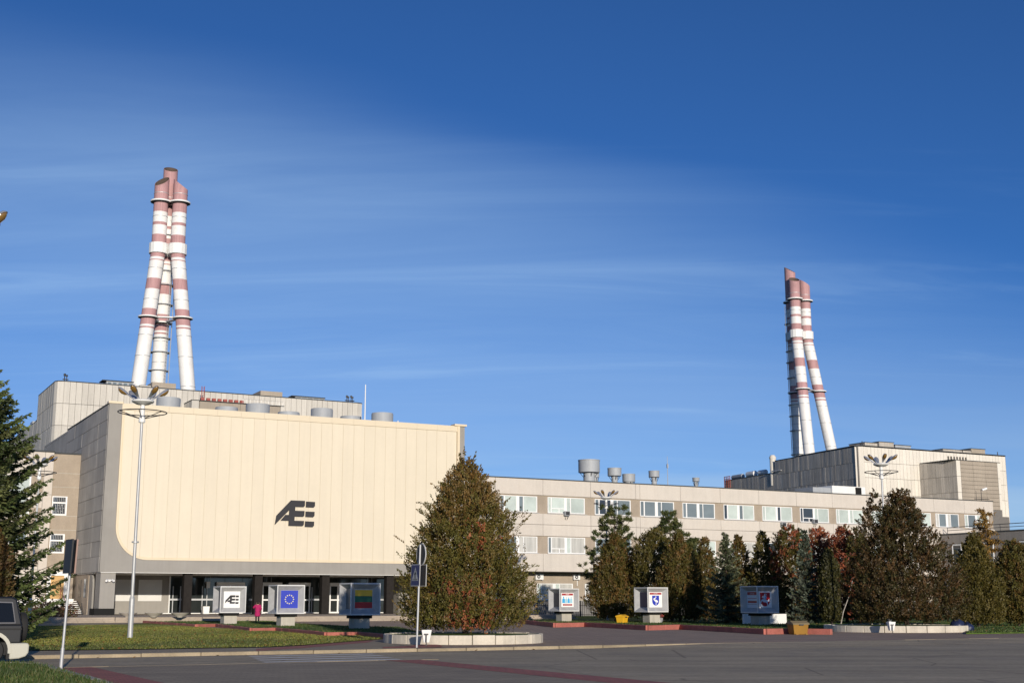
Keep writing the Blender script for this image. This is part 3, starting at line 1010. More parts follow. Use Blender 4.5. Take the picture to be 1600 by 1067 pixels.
for z0_, m in ((7.0, M_glass_grey), (10.3, M_glass_pale), (2.0, M_glass_dark), (12.6, M_glass_pale)):
    plain_window(-8.6, -4.95 - .3, z0_, z0_ + 1.9, AY - .254, annex, m)
    plain_window(-15.2, -11.0, z0_, z0_ + 1.9, AY - .254, annex, m)
dr = MB().box(-2.98, -2.62, AY - .2, AY, 1.95, 4.75).box(-1.3, -0.95, AY - .2, AY, 1.95, 4.75).box(-2.62, -1.3, AY - .2, AY, 4.32, 4.75).build('door_surround', M_white, annex)
dd = MB().box(-2.62, -1.3, AY - .08, AY - .01, 1.95, 4.28).build('door', M_wood, annex)
MB().box(-2.5, -2.42, AY - .16, AY - .08, 2.9, 3.05).build('door_handle', M_winwhite, dd)
pf = MB().box(-6.2, -0.75, AY - 3.4, AY - .26, 1.75, 1.95).build('porch_slab', M_conc, annex)
for i in range(22):
    MB().box(-6.2 + i * .245, -6.2 + i * .245 + .225, AY - 3.45, AY - 3.4, 1.12, 1.95).build('porch_fascia_board', M_white, annex)
MB().box(-6.0, -2.1, AY - 3.1, AY - .3, 0.05, 1.75).build('porch_base', M_darkmetal, annex)
st = 0
for i in range(8):
    zt = 1.75 - i * 0.19
    MB().box(-2.0 + 0.03 * i, -0.55 + .05 * i, AY - 3.7 - i * .3, AY - 3.4 - i * .3, zt - .07, zt).build('stair_tread', M_white, annex)
sr_ = MB()
for x in (-2.05, -0.4):
    sr_.tube([(x, AY - 3.4, 1.7), (x + .25, AY - 6.0, 0.2)], 0.05, 6)
sr_.build('stair_stringer', M_darkmetal, annex)
rl = MB().tube([(-6.1, AY - 3.35, 2.95), (-2.1, AY - 3.35, 2.95), (-1.75, AY - 6.1, 1.1)], 0.04, 6)
for x in (-6.1, -4.1, -2.1):
    rl.tube([(x, AY - 3.35, 1.95), (x, AY - 3.35, 2.95)], .03, 6)
rl.tube([(-1.75, AY - 6.1, .1), (-1.75, AY - 6.1, 1.1)], .03, 6)
rl.build('handrail', M_red, annex)
for x in (-1.3, -0.45):
    MB().tube([(x, AY - 6.2, 0.0), (x, AY - 6.2, 1.55)], .03, 6).build('stair_post', M_darkmetal, annex)

# ================================================================== OFFICE BLOCK
office = empty('office_block', HO, ANG, 'long three storey office block of pale concrete panels behind the conifers', 'building')
OY = 1.0
S0, S1 = 38.3, 121.0
MB().box(S0, S1, OY + 0.22, OY + 16, 5.04, 15.3).build('core', M_pier, office)
MB().box(S0, S1 - .1, OY + 2.6, OY + 15.8, 0, 5.04).build('ground_storey_wall', M_pier, office)
MB().box(S0, S1 - .1, OY + 2.3, OY + 2.6, -0.1, 1.8).build('plinth', M_plinth, office)
MB().box(S0, S1 - .1, OY + 2.22, OY + 2.62, 1.8, 1.86).build('plinth_coping', M_conc, office)
MB().box(S0, S1, OY + 0.25, OY + 2.6, 4.98, 5.04).build('overhang_soffit', M_joint, office)
MB().box(S0 - .05, S1 + .06, OY - 0.06, OY + 1.0, 15.40, 15.52).build('roof_edge', M_roofedge, office)
MB().box(S0, S1, OY + 1.0, OY + 16, 15.3, 15.42).build('roof', M_roofedge, office)
joints = [42.6, 48.72, 55.1, 61.38, 61.98, 67.85, 73.8, 79.8, 85.8, 91.75, 97.7, 103.7, 109.7, 115.4, 121.0]
for i in range(-1, len(joints) - 1):
    x0 = joints[i] if i >= 0 else S0
    x1 = joints[i + 1]
    for (z0_, z1_, pr) in ((13.62, 15.40, 0.0), (10.31, 11.52, 0.0), (9.02, 10.27, 0.0), (5.04, 7.02, 0.0)):
        MB().box(x0 + 0.018, x1 - 0.018, OY + rng.uniform(-.008, .008), OY + 0.2, z0_, z1_).build('facade_panel', M_office, office)
MB().box(S0, S1, OY + 0.185, OY + 0.215, 5.06, 15.38).build('panel_backing', M_pier, office)
for z in (11.52, 7.02):
    for i in range(len(joints) - 1):
        x0, x1 = joints[i], joints[i + 1]
        if x1 - x0 > 2:
            MB().box(x0 + .6, x1 - .5, OY - .06, OY + .1, z + .005, z + .06).build('window_sill', M_galv, office)
WIN_CACHE = {}


def office_window(x0, x1, z0, z1, y, kind, panes, parent, ac=False):
    W = x1 - x0
    h = z1 - z0
    key = (round(W, 2), kind)
    def bx(m, a, b, c, d, y0=-.02, y1=.1):
        return m.box(a, b, y0, y1, c, d)
    if kind == 0:
        ms = [(0, .09), (.50, .66), (.435 * W, .435 * W + .40), (.53 * W + .42, .53 * W + .52), (W - .12, W)]
    else:
        ms = [(0, .09), (.40, .52), (.44 * W, .44 * W + .34), (.60 * W, .60 * W + .12), (W - .12, W)]
    m = MB()
    bx(m, 0, W, 0, .09); bx(m, 0, W, h - .08, h)
    for a, b in ms:
        bx(m, a, b, .09, h - .08)
    if ac:
        bx(m, ms[1][1], ms[2][0], .48, .58)
        bx(m, ms[1][1] + (ms[2][0] - ms[1][1]) * .55, ms[1][1] + (ms[2][0] - ms[1][1]) * .62, .09, .48)
    o = m.build('window', M_winwhite, parent, (x0, y, z0))
    for i in range(4):
        a, b = ms[i][1], ms[i + 1][0]
        MB().box(a, b, .04, .06, .09, h - .08).build('pane', panes[i % len(panes)], o)
    return o


Pp, Pd, Pg, Pc = M_glass_pale, M_glass_dark, M_glass_grey, M_glass_curtain
wins = [(43.2, 48.02), (49.4, 54.35), (55.73, 60.7), (62.05, 66.93), (68.19, 73.0), (74.36, 79.05), (80.35, 85.12), (86.42, 91.15), (92.4, 97.0), (98.4, 103.1), (104.3, 109.1), (110.0, 114.3), (115.45, 120.05)]
row1 = [(0, [Pg, Pp]), (1, [Pp, Pp]), (0, [Pg, Pd, Pg, Pg]), (0, [Pg]), (0, [Pg]), (0, [Pd, Pp, Pg, Pp]), (1, [Pp, Pp, Pd, Pp]), (1, [Pd, Pd, Pp, Pp]), (1, [Pp]), (0, [Pp]), (1, [Pp]), (0, [Pc, Pg, Pc, Pg]), (0, [Pp, Pg, Pp, Pp])]
row2 = [(0, [Pd, Pg, Pc, Pc]), (1, [Pg, Pc, Pp, Pc]), (0, [Pg]), (0, [Pg]), (0, [Pp, Pc, Pp, Pp]), (0, [Pd, Pc]), (0, [Pd]), (1, [Pp, Pg]), (0, [Pp]), (1, [Pp]), (0, [Pg]), (0, [Pg]), (0, [Pg])]
for i, (x0, x1) in enumerate(wins):
    office_window(x0, x1, 11.64, 13.46, OY + .11, row1[i][0], row1[i][1], office, ac=i in (1, 7))
    if x0 < 108:
        office_window(x0, x1, 7.08, 8.92, OY + .11, row2[i][0], row2[i][1], office, ac=i == 1)
# ground floor windows and air conditioners in the recess
GY = OY + 2.6
for i, (x0, x1) in enumerate(((43.0, 46.2), (49.25, 54.05), (55.7, 59.8), (62, 66.8), (68.2, 73), (74.3, 79), (80.3, 85))):
    o = office_window(x0, x1, 1.9, 3.74, GY - .12, 0, [Pp, Pc] if i % 2 else [Pc, Pg], office)
    if i == 1:
        g = MB()
        for k in range(6):
            g.tube([(x0 - x0 + .1 + k * .18, -.08, .1), (.1 + k * .18 + .1, -.08, .6), (.1 + k * .18, -.08, 1.1), (.1 + k * .18 + .08, -.08, 1.3)], .02, 4)
        g.build('window_bars', M_galv, o)


def aircon(x, z, y, w=.95, h=.66):
    o = MB().box(x, x + w, y - .42, y - .06, z, z + h).build('air_conditioner', M_winwhite, office)
    bevel(o, .02, 1)
    MB().lathe([(.27, -.43), (.27, -.45), (.22, -.455), (.2, -.44), (.14, -.44), (.13, -.45), (.09, -.45), (.085, -.43)], 16).build('fan_grille', M_darkmetal, o, (x + .36, y, z + h / 2)).rotation_euler = (-PI / 2, 0, 0)
    for c in o.children:
        c.rotation_euler = (PI / 2, 0, 0)
        c.location = (x + .36, y - .87, z + h / 2)
    MB().box(x + .1, x + .14, y - .4, y, z - .08, z - .01).box(x + w - .14, x + w - .1, y - .4, y, z - .08, z - .01).build('bracket', M_galv, o)
    return o


aircon(49.0, 4.16, GY, 1.0, .68)
aircon(54.05, 4.2, GY, .85, .6)
aircon(46.9, 4.1, GY, .8, .6)
MB().tube([(54.7, GY - .05, 4.1), (54.7, GY - .05, 3.5)], .05, 6).build('drain_pipe', M_winwhite, office)
MB().tube([(47.3, GY - .05, 4.1), (47.3, GY - .05, 3.5)], .05, 6).build('drain_pipe', M_winwhite, office)
for (x, z, d) in ((51.4, 11.36, .55), (83.0, 10.95, .6), (88.2, 11.5, .5)):
    o = MB().box(x, x + .62, OY - .5, OY - .05, z, z + .52).build('window_air_conditioner', M_ventgrey, office)
    MB().box(x + .06, x + .56, OY - .52, OY - .5, z + .06, z + .46).build('grille', M_darkmetal, o)
    MB().tube([(x + .1, OY - .45, z), (x + .25, OY - .02, z - .45)], .025, 5).tube([(x + .5, OY - .45, z), (x + .45, OY - .02, z - .45)], .025, 5).build('bracket', M_darkmetal, o)
# roof ventilators: drum on a stem
for (s, r, z0_, z1_, rs) in ((59.2, 1.32, 17.3, 18.82, .72), (60.1, .48, 16.75, 17.5, .3), (62.9, .86, 17.05, 18.0, .38), (65.0, .80, 16.4, 17.35, .6), (68.82, .68, 17.15, 17.92, .34), (75.3, .45, 16.9, 17.35, .24)):
    y = OY + 7
    m = MB().lathe([(rs, 15.4), (rs, z0_ + .1)], 16, (s, y), mi=0)
    m.lathe([(rs * .9, z0_), (r, z0_ - .02), (r, z1_ - .12), (r * 1.03, z1_ - .1), (r * 1.03, z1_), (.03, z1_ + .03)], 24, (s, y))
    vt = m.build('roof_ventilator', M_ventgrey, office, smooth=True)
    b = MB()
    for k in range(6):
        a = k * PI / 3 + .3
        b.tube([(s + rs * math.cos(a), y + rs * math.sin(a), z0_ - .55), (s + r * .9 * math.cos(a), y + r * .9 * math.sin(a), z0_ + .02)], .035, 5)
    b.build('brace', M_darkmetal, vt)
MB().tube([(70.9, OY + 7, 15.4), (70.9, OY + 7, 19.9)], [.06, .03], 6).box(70.7, 71.1, OY + 6.8, OY + 7.2, 15.4, 15.8).box(70.82, 70.98, OY + 6.9, OY + 7.1, 18.4, 18.9).build('mast', M_galv, office)
bx_ = MB().box(96.3, 102.2, OY + 5, OY + 9, 15.4, 17.05).build('roof_cabin', M_white, office)
MB().box(93.2, 96.28, OY + 5.3, OY + 9, 15.4, 16.75).build('cabin_side', M_ventgrey, bx_)
MB().box(100.4, 101.4, OY + 4.9, OY + 5.02, 16.05, 16.95).build('cabin_opening', M_black, bx_)
cm = MB().tube([(119.4, OY + .5, 15.4), (119.4, OY + .5, 17.1)], .04, 6).tube([(118.0, OY + .5, 15.75), (120.9, OY + .5, 15.75)], .05, 6).tube([(118.4, OY + .5, 15.4), (118.4, OY + .5, 16.9)], .03, 6)
cm.build('camera_mast', M_darkmetal, office)
MB().tube([(119.3, OY + .2, 17.0), (119.9, OY - .1, 17.22)], .16, 8).build('security_camera', M_winwhite, office)

# ================================================================== GREY WING, RIGHT
wing = empty('grey_wing', HO, ANG, 'low grey wing with a shaded side wall at the right edge behind the conifers', 'building')
M_wing = mat('wing_render', (0.30, 0.275, 0.25), 0.92, var=0.12, scale=0.4, streak=0.2, bump=0.2, bscale=10)
MB().box(110.6, 135, -42, OY - .12, 0, 10.2).build('wall', M_wing, wing)
MB().box(110.45, 135.2, -42.2, OY - .14, 9.30, 10.52).build('fascia', M_wing, wing)
MB().box(110.35, 135.3, -42.3, OY - .16, 10.52, 10.66).build('roof_edge', M_roofedge, wing)
for i, y in enumerate((-2.6, -8.0, -13.4, -18.8, -24.2)):
    w = MB().box(110.5, 110.6, y, y + .12, 6.6, 9.2).box(110.5, 110.6, y + 1.5, y + 1.62, 6.6, 9.2).box(110.5, 110.6, y + .12, y + 1.5, 6.6, 6.75).box(110.5, 110.6, y + .12, y + 1.5, 9.05, 9.2)
    o = w.build('window', M_winwhite, wing)
    MB().box(110.56, 110.58, y + .12, y + 1.5, 6.75, 9.05).build('pane', M_glass_dark, o)
rlg = MB().tube([(110.9, OY - 1, 11.5), (110.9, -40, 11.5)], .05, 5).tube([(110.9, OY - 1, 11.1), (110.9, -40, 11.1)], .04, 5)
for k in range(9):
    rlg.tube([(110.9, OY - 1 - k * 4.5, 10.6), (110.9, OY - 1 - k * 4.5, 11.5)], .04, 5)
rlg.build('roof_railing', M_darkmetal, wing)

# ================================================================== REACTOR BUILDINGS
RL = Vector((-116.16, 330.0, 0))
rl_ = empty('reactor_building', RL, ANG, 'tall pale concrete block with rounded corner behind the cream hall', 'building')
H = 56.9


def panel_wall(root, x0, x1, n, y, zrows, m, sheer=None, name='facade_panel', thick=.25):
    w = (x1 - x0) / n
    cache = {}
    for (z0_, z1_) in zrows:
        key = round(z1_ - z0_, 3)
        for i in range(n):
            if key not in cache:
                o = MB().box(.04, w - .04, 0, thick, .05, z1_ - z0_ - .05).build(name, m, root, (x0 + i * w, y, z0_))
                cache[key] = o
            else:
                inst(cache[key], root, (x0 + i * w, y + rng.uniform(-.02, .02), z0_))


def panel_side(root, y0, y1, n, x, zrows, m, name='facade_panel', thick=.25):
    w = (y1 - y0) / n
    cache = {}
    for (z0_, z1_) in zrows:
        key = round(z1_ - z0_, 3)
        for i in range(n):
            if key not in cache:
                o = MB().box(0, thick, .04, w - .04, .05, z1_ - z0_ - .05).build(name, m, root, (x, y0 + i * w, z0_))
                cache[key] = o
            else:
                inst(cache[key], root, (x + rng.uniform(-.02, .02), y0 + i * w, z0_))


rows = [(H - 5.65, H), (H - 11.3, H - 5.65), (H - 17.0, H - 11.3)]
cut = 2.0
out = [(0.25, cut), (0.7, .9), (cut, .3), (81.9, .3), (83.3, .9), (83.7, cut), (83.7, 60), (28, 60), (28, 28.6), (0.25, 28.6)]
MB().prism(out, 2, 0, H - .05).build('core', M_joint, rl_)
MB().prism([(-.05, cut), (0.5, .65), (cut, -.02), (82.1, -.02), (83.6, .65), (84.05, cut), (84.05, 60.1), (27.8, 60.1), (27.8, 28.9), (-.05, 28.9)], 2, H - .02, H + .22).build('roof_edge', M_roofedge, rl_)
panel_wall(rl_, cut, 82.0, 53, 0, rows, M_reactor)
for (z0_, z1_) in rows:
    for (a, b) in (((-.02, cut), (.48, .68)), ((.50, .66), (cut - .03, .02)), ((82.03, .02), (83.5, .66)), ((83.55, .7), (84.02, cut))):
        m = MB()
        d = Vector((b[0] - a[0], b[1] - a[1])).normalized(); nn = Vector((-d.y, d.x)) * .2
        m.prism([a, b, (b[0] + nn.x, b[1] + nn.y), (a[0] + nn.x, a[1] + nn.y)], 2, z0_ + .05, z1_ - .05)
        m.build('facade_panel', M_reactor, rl_)
panel_side(rl_, cut, 28.8, 16, -.02, rows, M_reactor)
# lower part running back on the left
MB().box(.6, 30, 28.8, 150, 0, 49.5).build('rear_core', M_joint, rl_)
panel_side(rl_, 28.9, 88.9, 30, .3, [(45.5, 50.3), (39.8, 45.5)], M_reactor)
MB().box(.3, 30, 28.9, 150, 50.3, 50.5).build('roof_edge', M_roofedge, rl_)
for k, y in enumerate((34, 44, 56, 70, 80)):
    MB().box(1.0, 3.0, y, y + 4.5, 50.5, 51.4 + .5 * (k % 2)).build('roof_duct', M_ventgrey, rl_)
# projecting bay with brown front, red ladder and red hatches
BY = -8.0
MB().box(33.1, 57.6, BY + .2, .2, 0, 52.95).build('bay_core', M_joint, rl_)
panel_side(rl_, BY + .2, -.05, 5, 32.85, [(46.8, 53.2), (40.0, 46.8)], M_reactor)
panel_wall(rl_, 32.85, 34.75, 1, BY, [(46.8, 53.2), (40, 46.8)], M_reactor)
panel_wall(rl_, 34.85, 56.7, 4, BY, [(48.9, 50.9), (46.9, 48.9), (50.9, 53.1), (40, 46.9)], M_reactor_brown)
panel_wall(rl_, 56.8, 57.75, 1, BY, [(46.8, 53.2), (40, 46.8)], M_reactor)
MB().box(32.75, 57.85, BY - .1, -.05, 53.2, 53.36).build('bay_roof_edge', M_roofedge, rl_)
for i in range(7):
    x = 36.9 + i * 1.5
    o = MB().box(x, x + .95, BY + .6, BY + 1.4, 53.36, 54.15).build('roof_hatch', M_red, rl_)
ld = MB().box(35.3, 36.3, BY + .5, BY + 1.2, 53.36, 54.1)
for x in (35.5, 36.2):
    ld.tube([(x, BY + .8, 54), (x, BY + .8, 57.2)], .09, 5)
for k in range(6):
    ld.tube([(35.5, BY + .8, 54.3 + k * .5), (36.2, BY + .8, 54.3 + k * .5)], .07, 5)
ld.build('roof_ladder', M_red, rl_)
rr = MB()
for k in range(12):
    rr.tube([(46.5 + k * 1.0, BY + .2, 53.3), (46.5 + k * 1.0, BY + .2, 54.5)], .04, 4)
rr.tube([(46.5, BY + .2, 54.5), (57.5, BY + .2, 54.5)], .04, 4)
rr.build('roof_railing', M_galv, rl_)
# penthouses and vents along the roof line
for (x0, x1, z1_, m) in ((25.3, 31.6, 59.3, M_reactor_brown), (55.1, 61.4, 59.2, M_reactor_brown), (22.0, 25.0, 58.2, M_reactor)):
    MB().box(x0, x1, 5, 14, H + .2, z1_).build('penthouse', m, rl_)
for (x0, x1, z1_) in ((13.4, 20.3, 58.9), (65.2, 73.9, 58.5)):
    o = MB().box(x0, x1, 5, 9, H + .2, z1_ - .25).build('roof_monitor', M_ventgrey, rl_)
    MB().box(x0 - 1.1, x1 + .1, 4.7, 9.3, z1_ - .25, z1_).build('monitor_roof', M_roofedge, o)
    for k in range(5):
        xx = x0 + .3 + k * (x1 - x0) / 5
        MB().box(xx, xx + (x1 - x0) / 5 - .5, 4.95, 5.0, H + .5, z1_ - .5).build('monitor_pane', M_glass_grey, o)
for x in (2.6, 81.5, 80.2):
    s = MB().tube([(x, 4, H), (x, 4, H + 2.2)], .12, 5).tube([(x + .6, 4.4, H), (x + .6, 4.4, H + 2.0)], .1, 5).box(x - .4, x + 1.0, 3.9, 4.5, H + 1.1, H + 1.3)
    s.lathe([(.05, H + 2.0), (.3, H + 2.05), (.3, H + 2.6), (.05, H + 2.7)], 8, (x, 4)).lathe([(.05, H + 1.9), (.26, H + 1.95), (.26, H + 2.4), (.05, H + 2.5)], 8, (x + .6, 4.4))
    s.build('roof_lights', M_darkmetal, rl_)

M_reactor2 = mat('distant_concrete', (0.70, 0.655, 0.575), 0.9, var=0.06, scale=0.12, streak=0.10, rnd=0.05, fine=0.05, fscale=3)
RR = Vector((119.10, 450.0, 0))
rr_ = empty('reactor_building', RR, ANG, 'distant concrete block with a dark flank and a projecting brown bay', 'building')
HR = 54.2
TILT = R(22.0) - ANG                                   # its flank runs a little off the square
dn = Vector((-math.sin(TILT + 0), math.cos(TILT)))     # direction of the flank in local axes


def fl_pt(l):
    return (dn.x * l, dn.y * l)


# profile pieces of the flank: (from, to, height)
for (l0, l1, hh) in ((1.0, 37.3, HR), (37.3, 51.5, HR - .15), (51.5, 88, 49.6)):
    a, b = fl_pt(l0), fl_pt(l1)
    MB().prism([(a[0] + .3, a[1]), (b[0] + .3, b[1]), (b[0] + 60, b[1]), (a[0] + 60, a[1])], 2, 0, hh).build('core', M_joint, rr_)
    MB().prism([(a[0] - .1, a[1]), (b[0] - .1, b[1]), (b[0] + 60, b[1]), (a[0] + 60, a[1])], 2, hh, hh + .25).build('roof_edge', M_roofedge, rr_)
MB().prism([(.6, 2.4), (2.4, .3), (71.4, .3), (72.6, 1.5), (72.6, 37), (4.6, 37)], 2, 0, HR - .02).build('front_core', M_joint, rr_)
M_flank = mat('flank_concrete', (0.47, 0.43, 0.375), 0.92, var=0.14, scale=0.12, streak=0.28, rnd=0.13, fine=.06, fscale=2)
fl_cache = {}
for (l0, l1, n, zr) in ((1.6, 37.3, 24, [(48.8, HR), (43.2, 48.8), (37.6, 43.2)]), (37.3, 51.5, 9, [(48.8, HR - .15), (43.2, 48.8), (37.6, 43.2)]), (51.5, 88, 24, [(43.2, 49.6), (37.6, 43.2)])):
    w = (l1 - l0) / n
    for (z0_, z1_) in zr:
        key = (round(w, 3), round(z1_ - z0_, 2))
        for i in range(n):
            p = fl_pt(l0 + i * w)
            loc = (p[0] + rng.uniform(-.03, .03), p[1], z0_)
            if key not in fl_cache:
                o = MB().box(0, .3, .04, w - .04, .05, z1_ - z0_ - .05).build('facade_panel', M_flank, rr_, loc)
                fl_cache[key] = o
            else:
                o = inst(fl_cache[key], rr_, loc)
            o.rotation_euler = (0, 0, TILT)
MB().prism([(-.02, 1.7), (2.4, -.03), (2.55, .2), (.2, 1.9)], 2, 30, HR).build('corner_panel', M_reactor2, rr_)
rowsR = [(48.9, HR), (43.6, 48.9), (38.0, 43.6), (32, 38.0)]
panel_wall(rr_, 2.45, 71.2, 42, 0, rowsR, M_reactor2)
MB().prism([(71.3, -.02), (72.75, 1.2), (72.6, 1.4), (71.2, .2)], 2, 30, HR).build('corner_panel', M_reactor2, rr_)
MB().prism([(-.1, 1.7), (2.4, -.15), (71.4, -.15), (72.9, 1.2), (72.9, 37), (3.9, 37)], 2, HR + .26, HR + .46).build('roof_edge', M_roofedge, rr_)
# projecting bay
BR = -15.0
MB().box(30.5, 51.2, BR + .3, .2, 0, 49.2).build('bay_core', M_joint, rr_)
w = math.hypot(2.2, 15.0)
ba = Vector((28.0, 0)); bb = Vector((30.2, BR)); bd = (bb - ba).normalized(); bang = math.atan2(bd.y, bd.x)
MB().prism([(28.3, .1), (30.5, BR + .3), (30.6, BR + .3), (30.6, .1)], 2, 0, 49.2).build('bay_flank_core', M_joint, rr_)
for (z0_, z1_) in ((44.0, 49.45), (38.5, 44.0), (33, 38.5)):
    for i in range(9):
        p = ba + bd * (w * i / 9)
        o = MB().box(.04, w / 9 - .04, 0, .2, .05, z1_ - z0_ - .05).build('facade_panel', M_flank, rr_, (p.x, p.y, z0_))
        o.rotation_euler = (0, 0, bang)
panel_wall(rr_, 30.2, 32.1, 1, BR, [(44.0, 49.5), (38.5, 44), (33, 38.5)], M_reactor2)
panel_wall(rr_, 32.15, 50.0, 3, BR, [(33 + k * 1.375, 33 + (k + 1) * 1.375) for k in range(12)], M_reactor_brown)
panel_wall(rr_, 50.05, 51.35, 1, BR, [(44.0, 49.5), (38.5, 44), (33, 38.5)], M_reactor2)
MB().box(28.2, 51.5, BR - .15, -.05, 49.5, 49.7).build('bay_roof_edge', M_roofedge, rr_)
for i in range(7):
    x = 42.0 + i * 1.45
    MB().box(x, x + .35, -.5, .1, 50.3, 52.9).build('wall_slot', M_joint, rr_)
for (x0, x1, z0_, z1_, m) in ((10.7, 16.5, HR, 56.9, M_flank), (17.4, 24.3, HR, 57.5, M_flank), (25, 32.5, HR, 56.8, M_ventgrey), (48.4, 58, HR, 56.6, M_flank), (62.8, 70, HR, 57.5, M_reactor_brown), (58.5, 62.7, HR, 56.6, M_flank)):
    o = MB().box(x0, x1, 8, 16, z0_, z1_).build('penthouse', m, rr_)
    MB().box(x0 - .2, x1 + .2, 7.8, 16.2, z1_, z1_ + .2).build('penthouse_roof', M_roofedge, o)
MB().tube([(9.4, 8, HR), (9.4, 8, 57.3)], .18, 5).tube([(8.6, 8, HR), (8.6, 8, 56.8)], .14, 5).box(8.4, 9.7, 7.8, 8.2, 56.0, 56.3).build('roof_lights', M_darkmetal, rr_)
MB().tube([(72, 4, HR), (72, 4, 56.4)], .15, 5).build('roof_lights', M_darkmetal, rr_)
p = fl_pt(54.0)
MB().tube([(p[0] + .8, p[1], 45), (p[0] + .8, p[1], 55.4)], 1.15, 12).lathe([(1.3, 55.2), (1.3, 55.8), (.8, 56.6), (.2, 56.7)], 12, (p[0] + .8, p[1])).build('vent_pipe', M_reactor2, rr_)
p = fl_pt(47.0)
MB().tube([(p[0] - .3, p[1], 50.2), (p[0] - .3, p[1] + 5.5, 50.2)], .25, 8).build('pipe', M_galv, rr_)
for (l, ln, r, m) in ((60.0, 4.5, 1.0, M_stackwhite), (67.5, 5.5, 1.1, M_stackwhite), (76.5, 7.5, .9, M_ventgrey)):
    p = fl_pt(l)
    MB().tube([(p[0] + 1.5, p[1], 49.8 + r), (p[0] + 1.5 + dn.x * ln, p[1] + dn.y * ln, 49.8 + r)], r, 12).build('roof_duct', m, rr_, smooth=True)
for l in (83.2, 84.6, 86.0):
    p = fl_pt(l)
    mm = MB()
    for z in range(40, 52, 1):
        mm.box(p[0] - .7, p[0] - .55, p[1], p[1] + 1.2, z, z + .2)
    for dy in (0, 1.2):
        mm.box(p[0] - .75, p[0] - .5, p[1] + dy - .1, p[1] + dy + .1, 39, 51.2)
    mm.build('red_ladder', M_red, rr_)

# ================================================================== VENTILATION STACKS
BANDS = [(0, 'w'), (95.4, 'p'), (96.0, 'w'), (96.7, 'p'), (102.5, 'w'), (109.7, 'p'), (113.6, 'w'), (120.2, 'p'), (120.6, 'w'), (121.5, 'p'), (129.8, 'w'), (133.3, 'p'), (134.4, 'w'), (138.2, 'p'), (400, 'p')]
SEAMS = [65.0, 75.0, 85.5, 93.0, 106.0, 117.5, 136.6, 145.2]


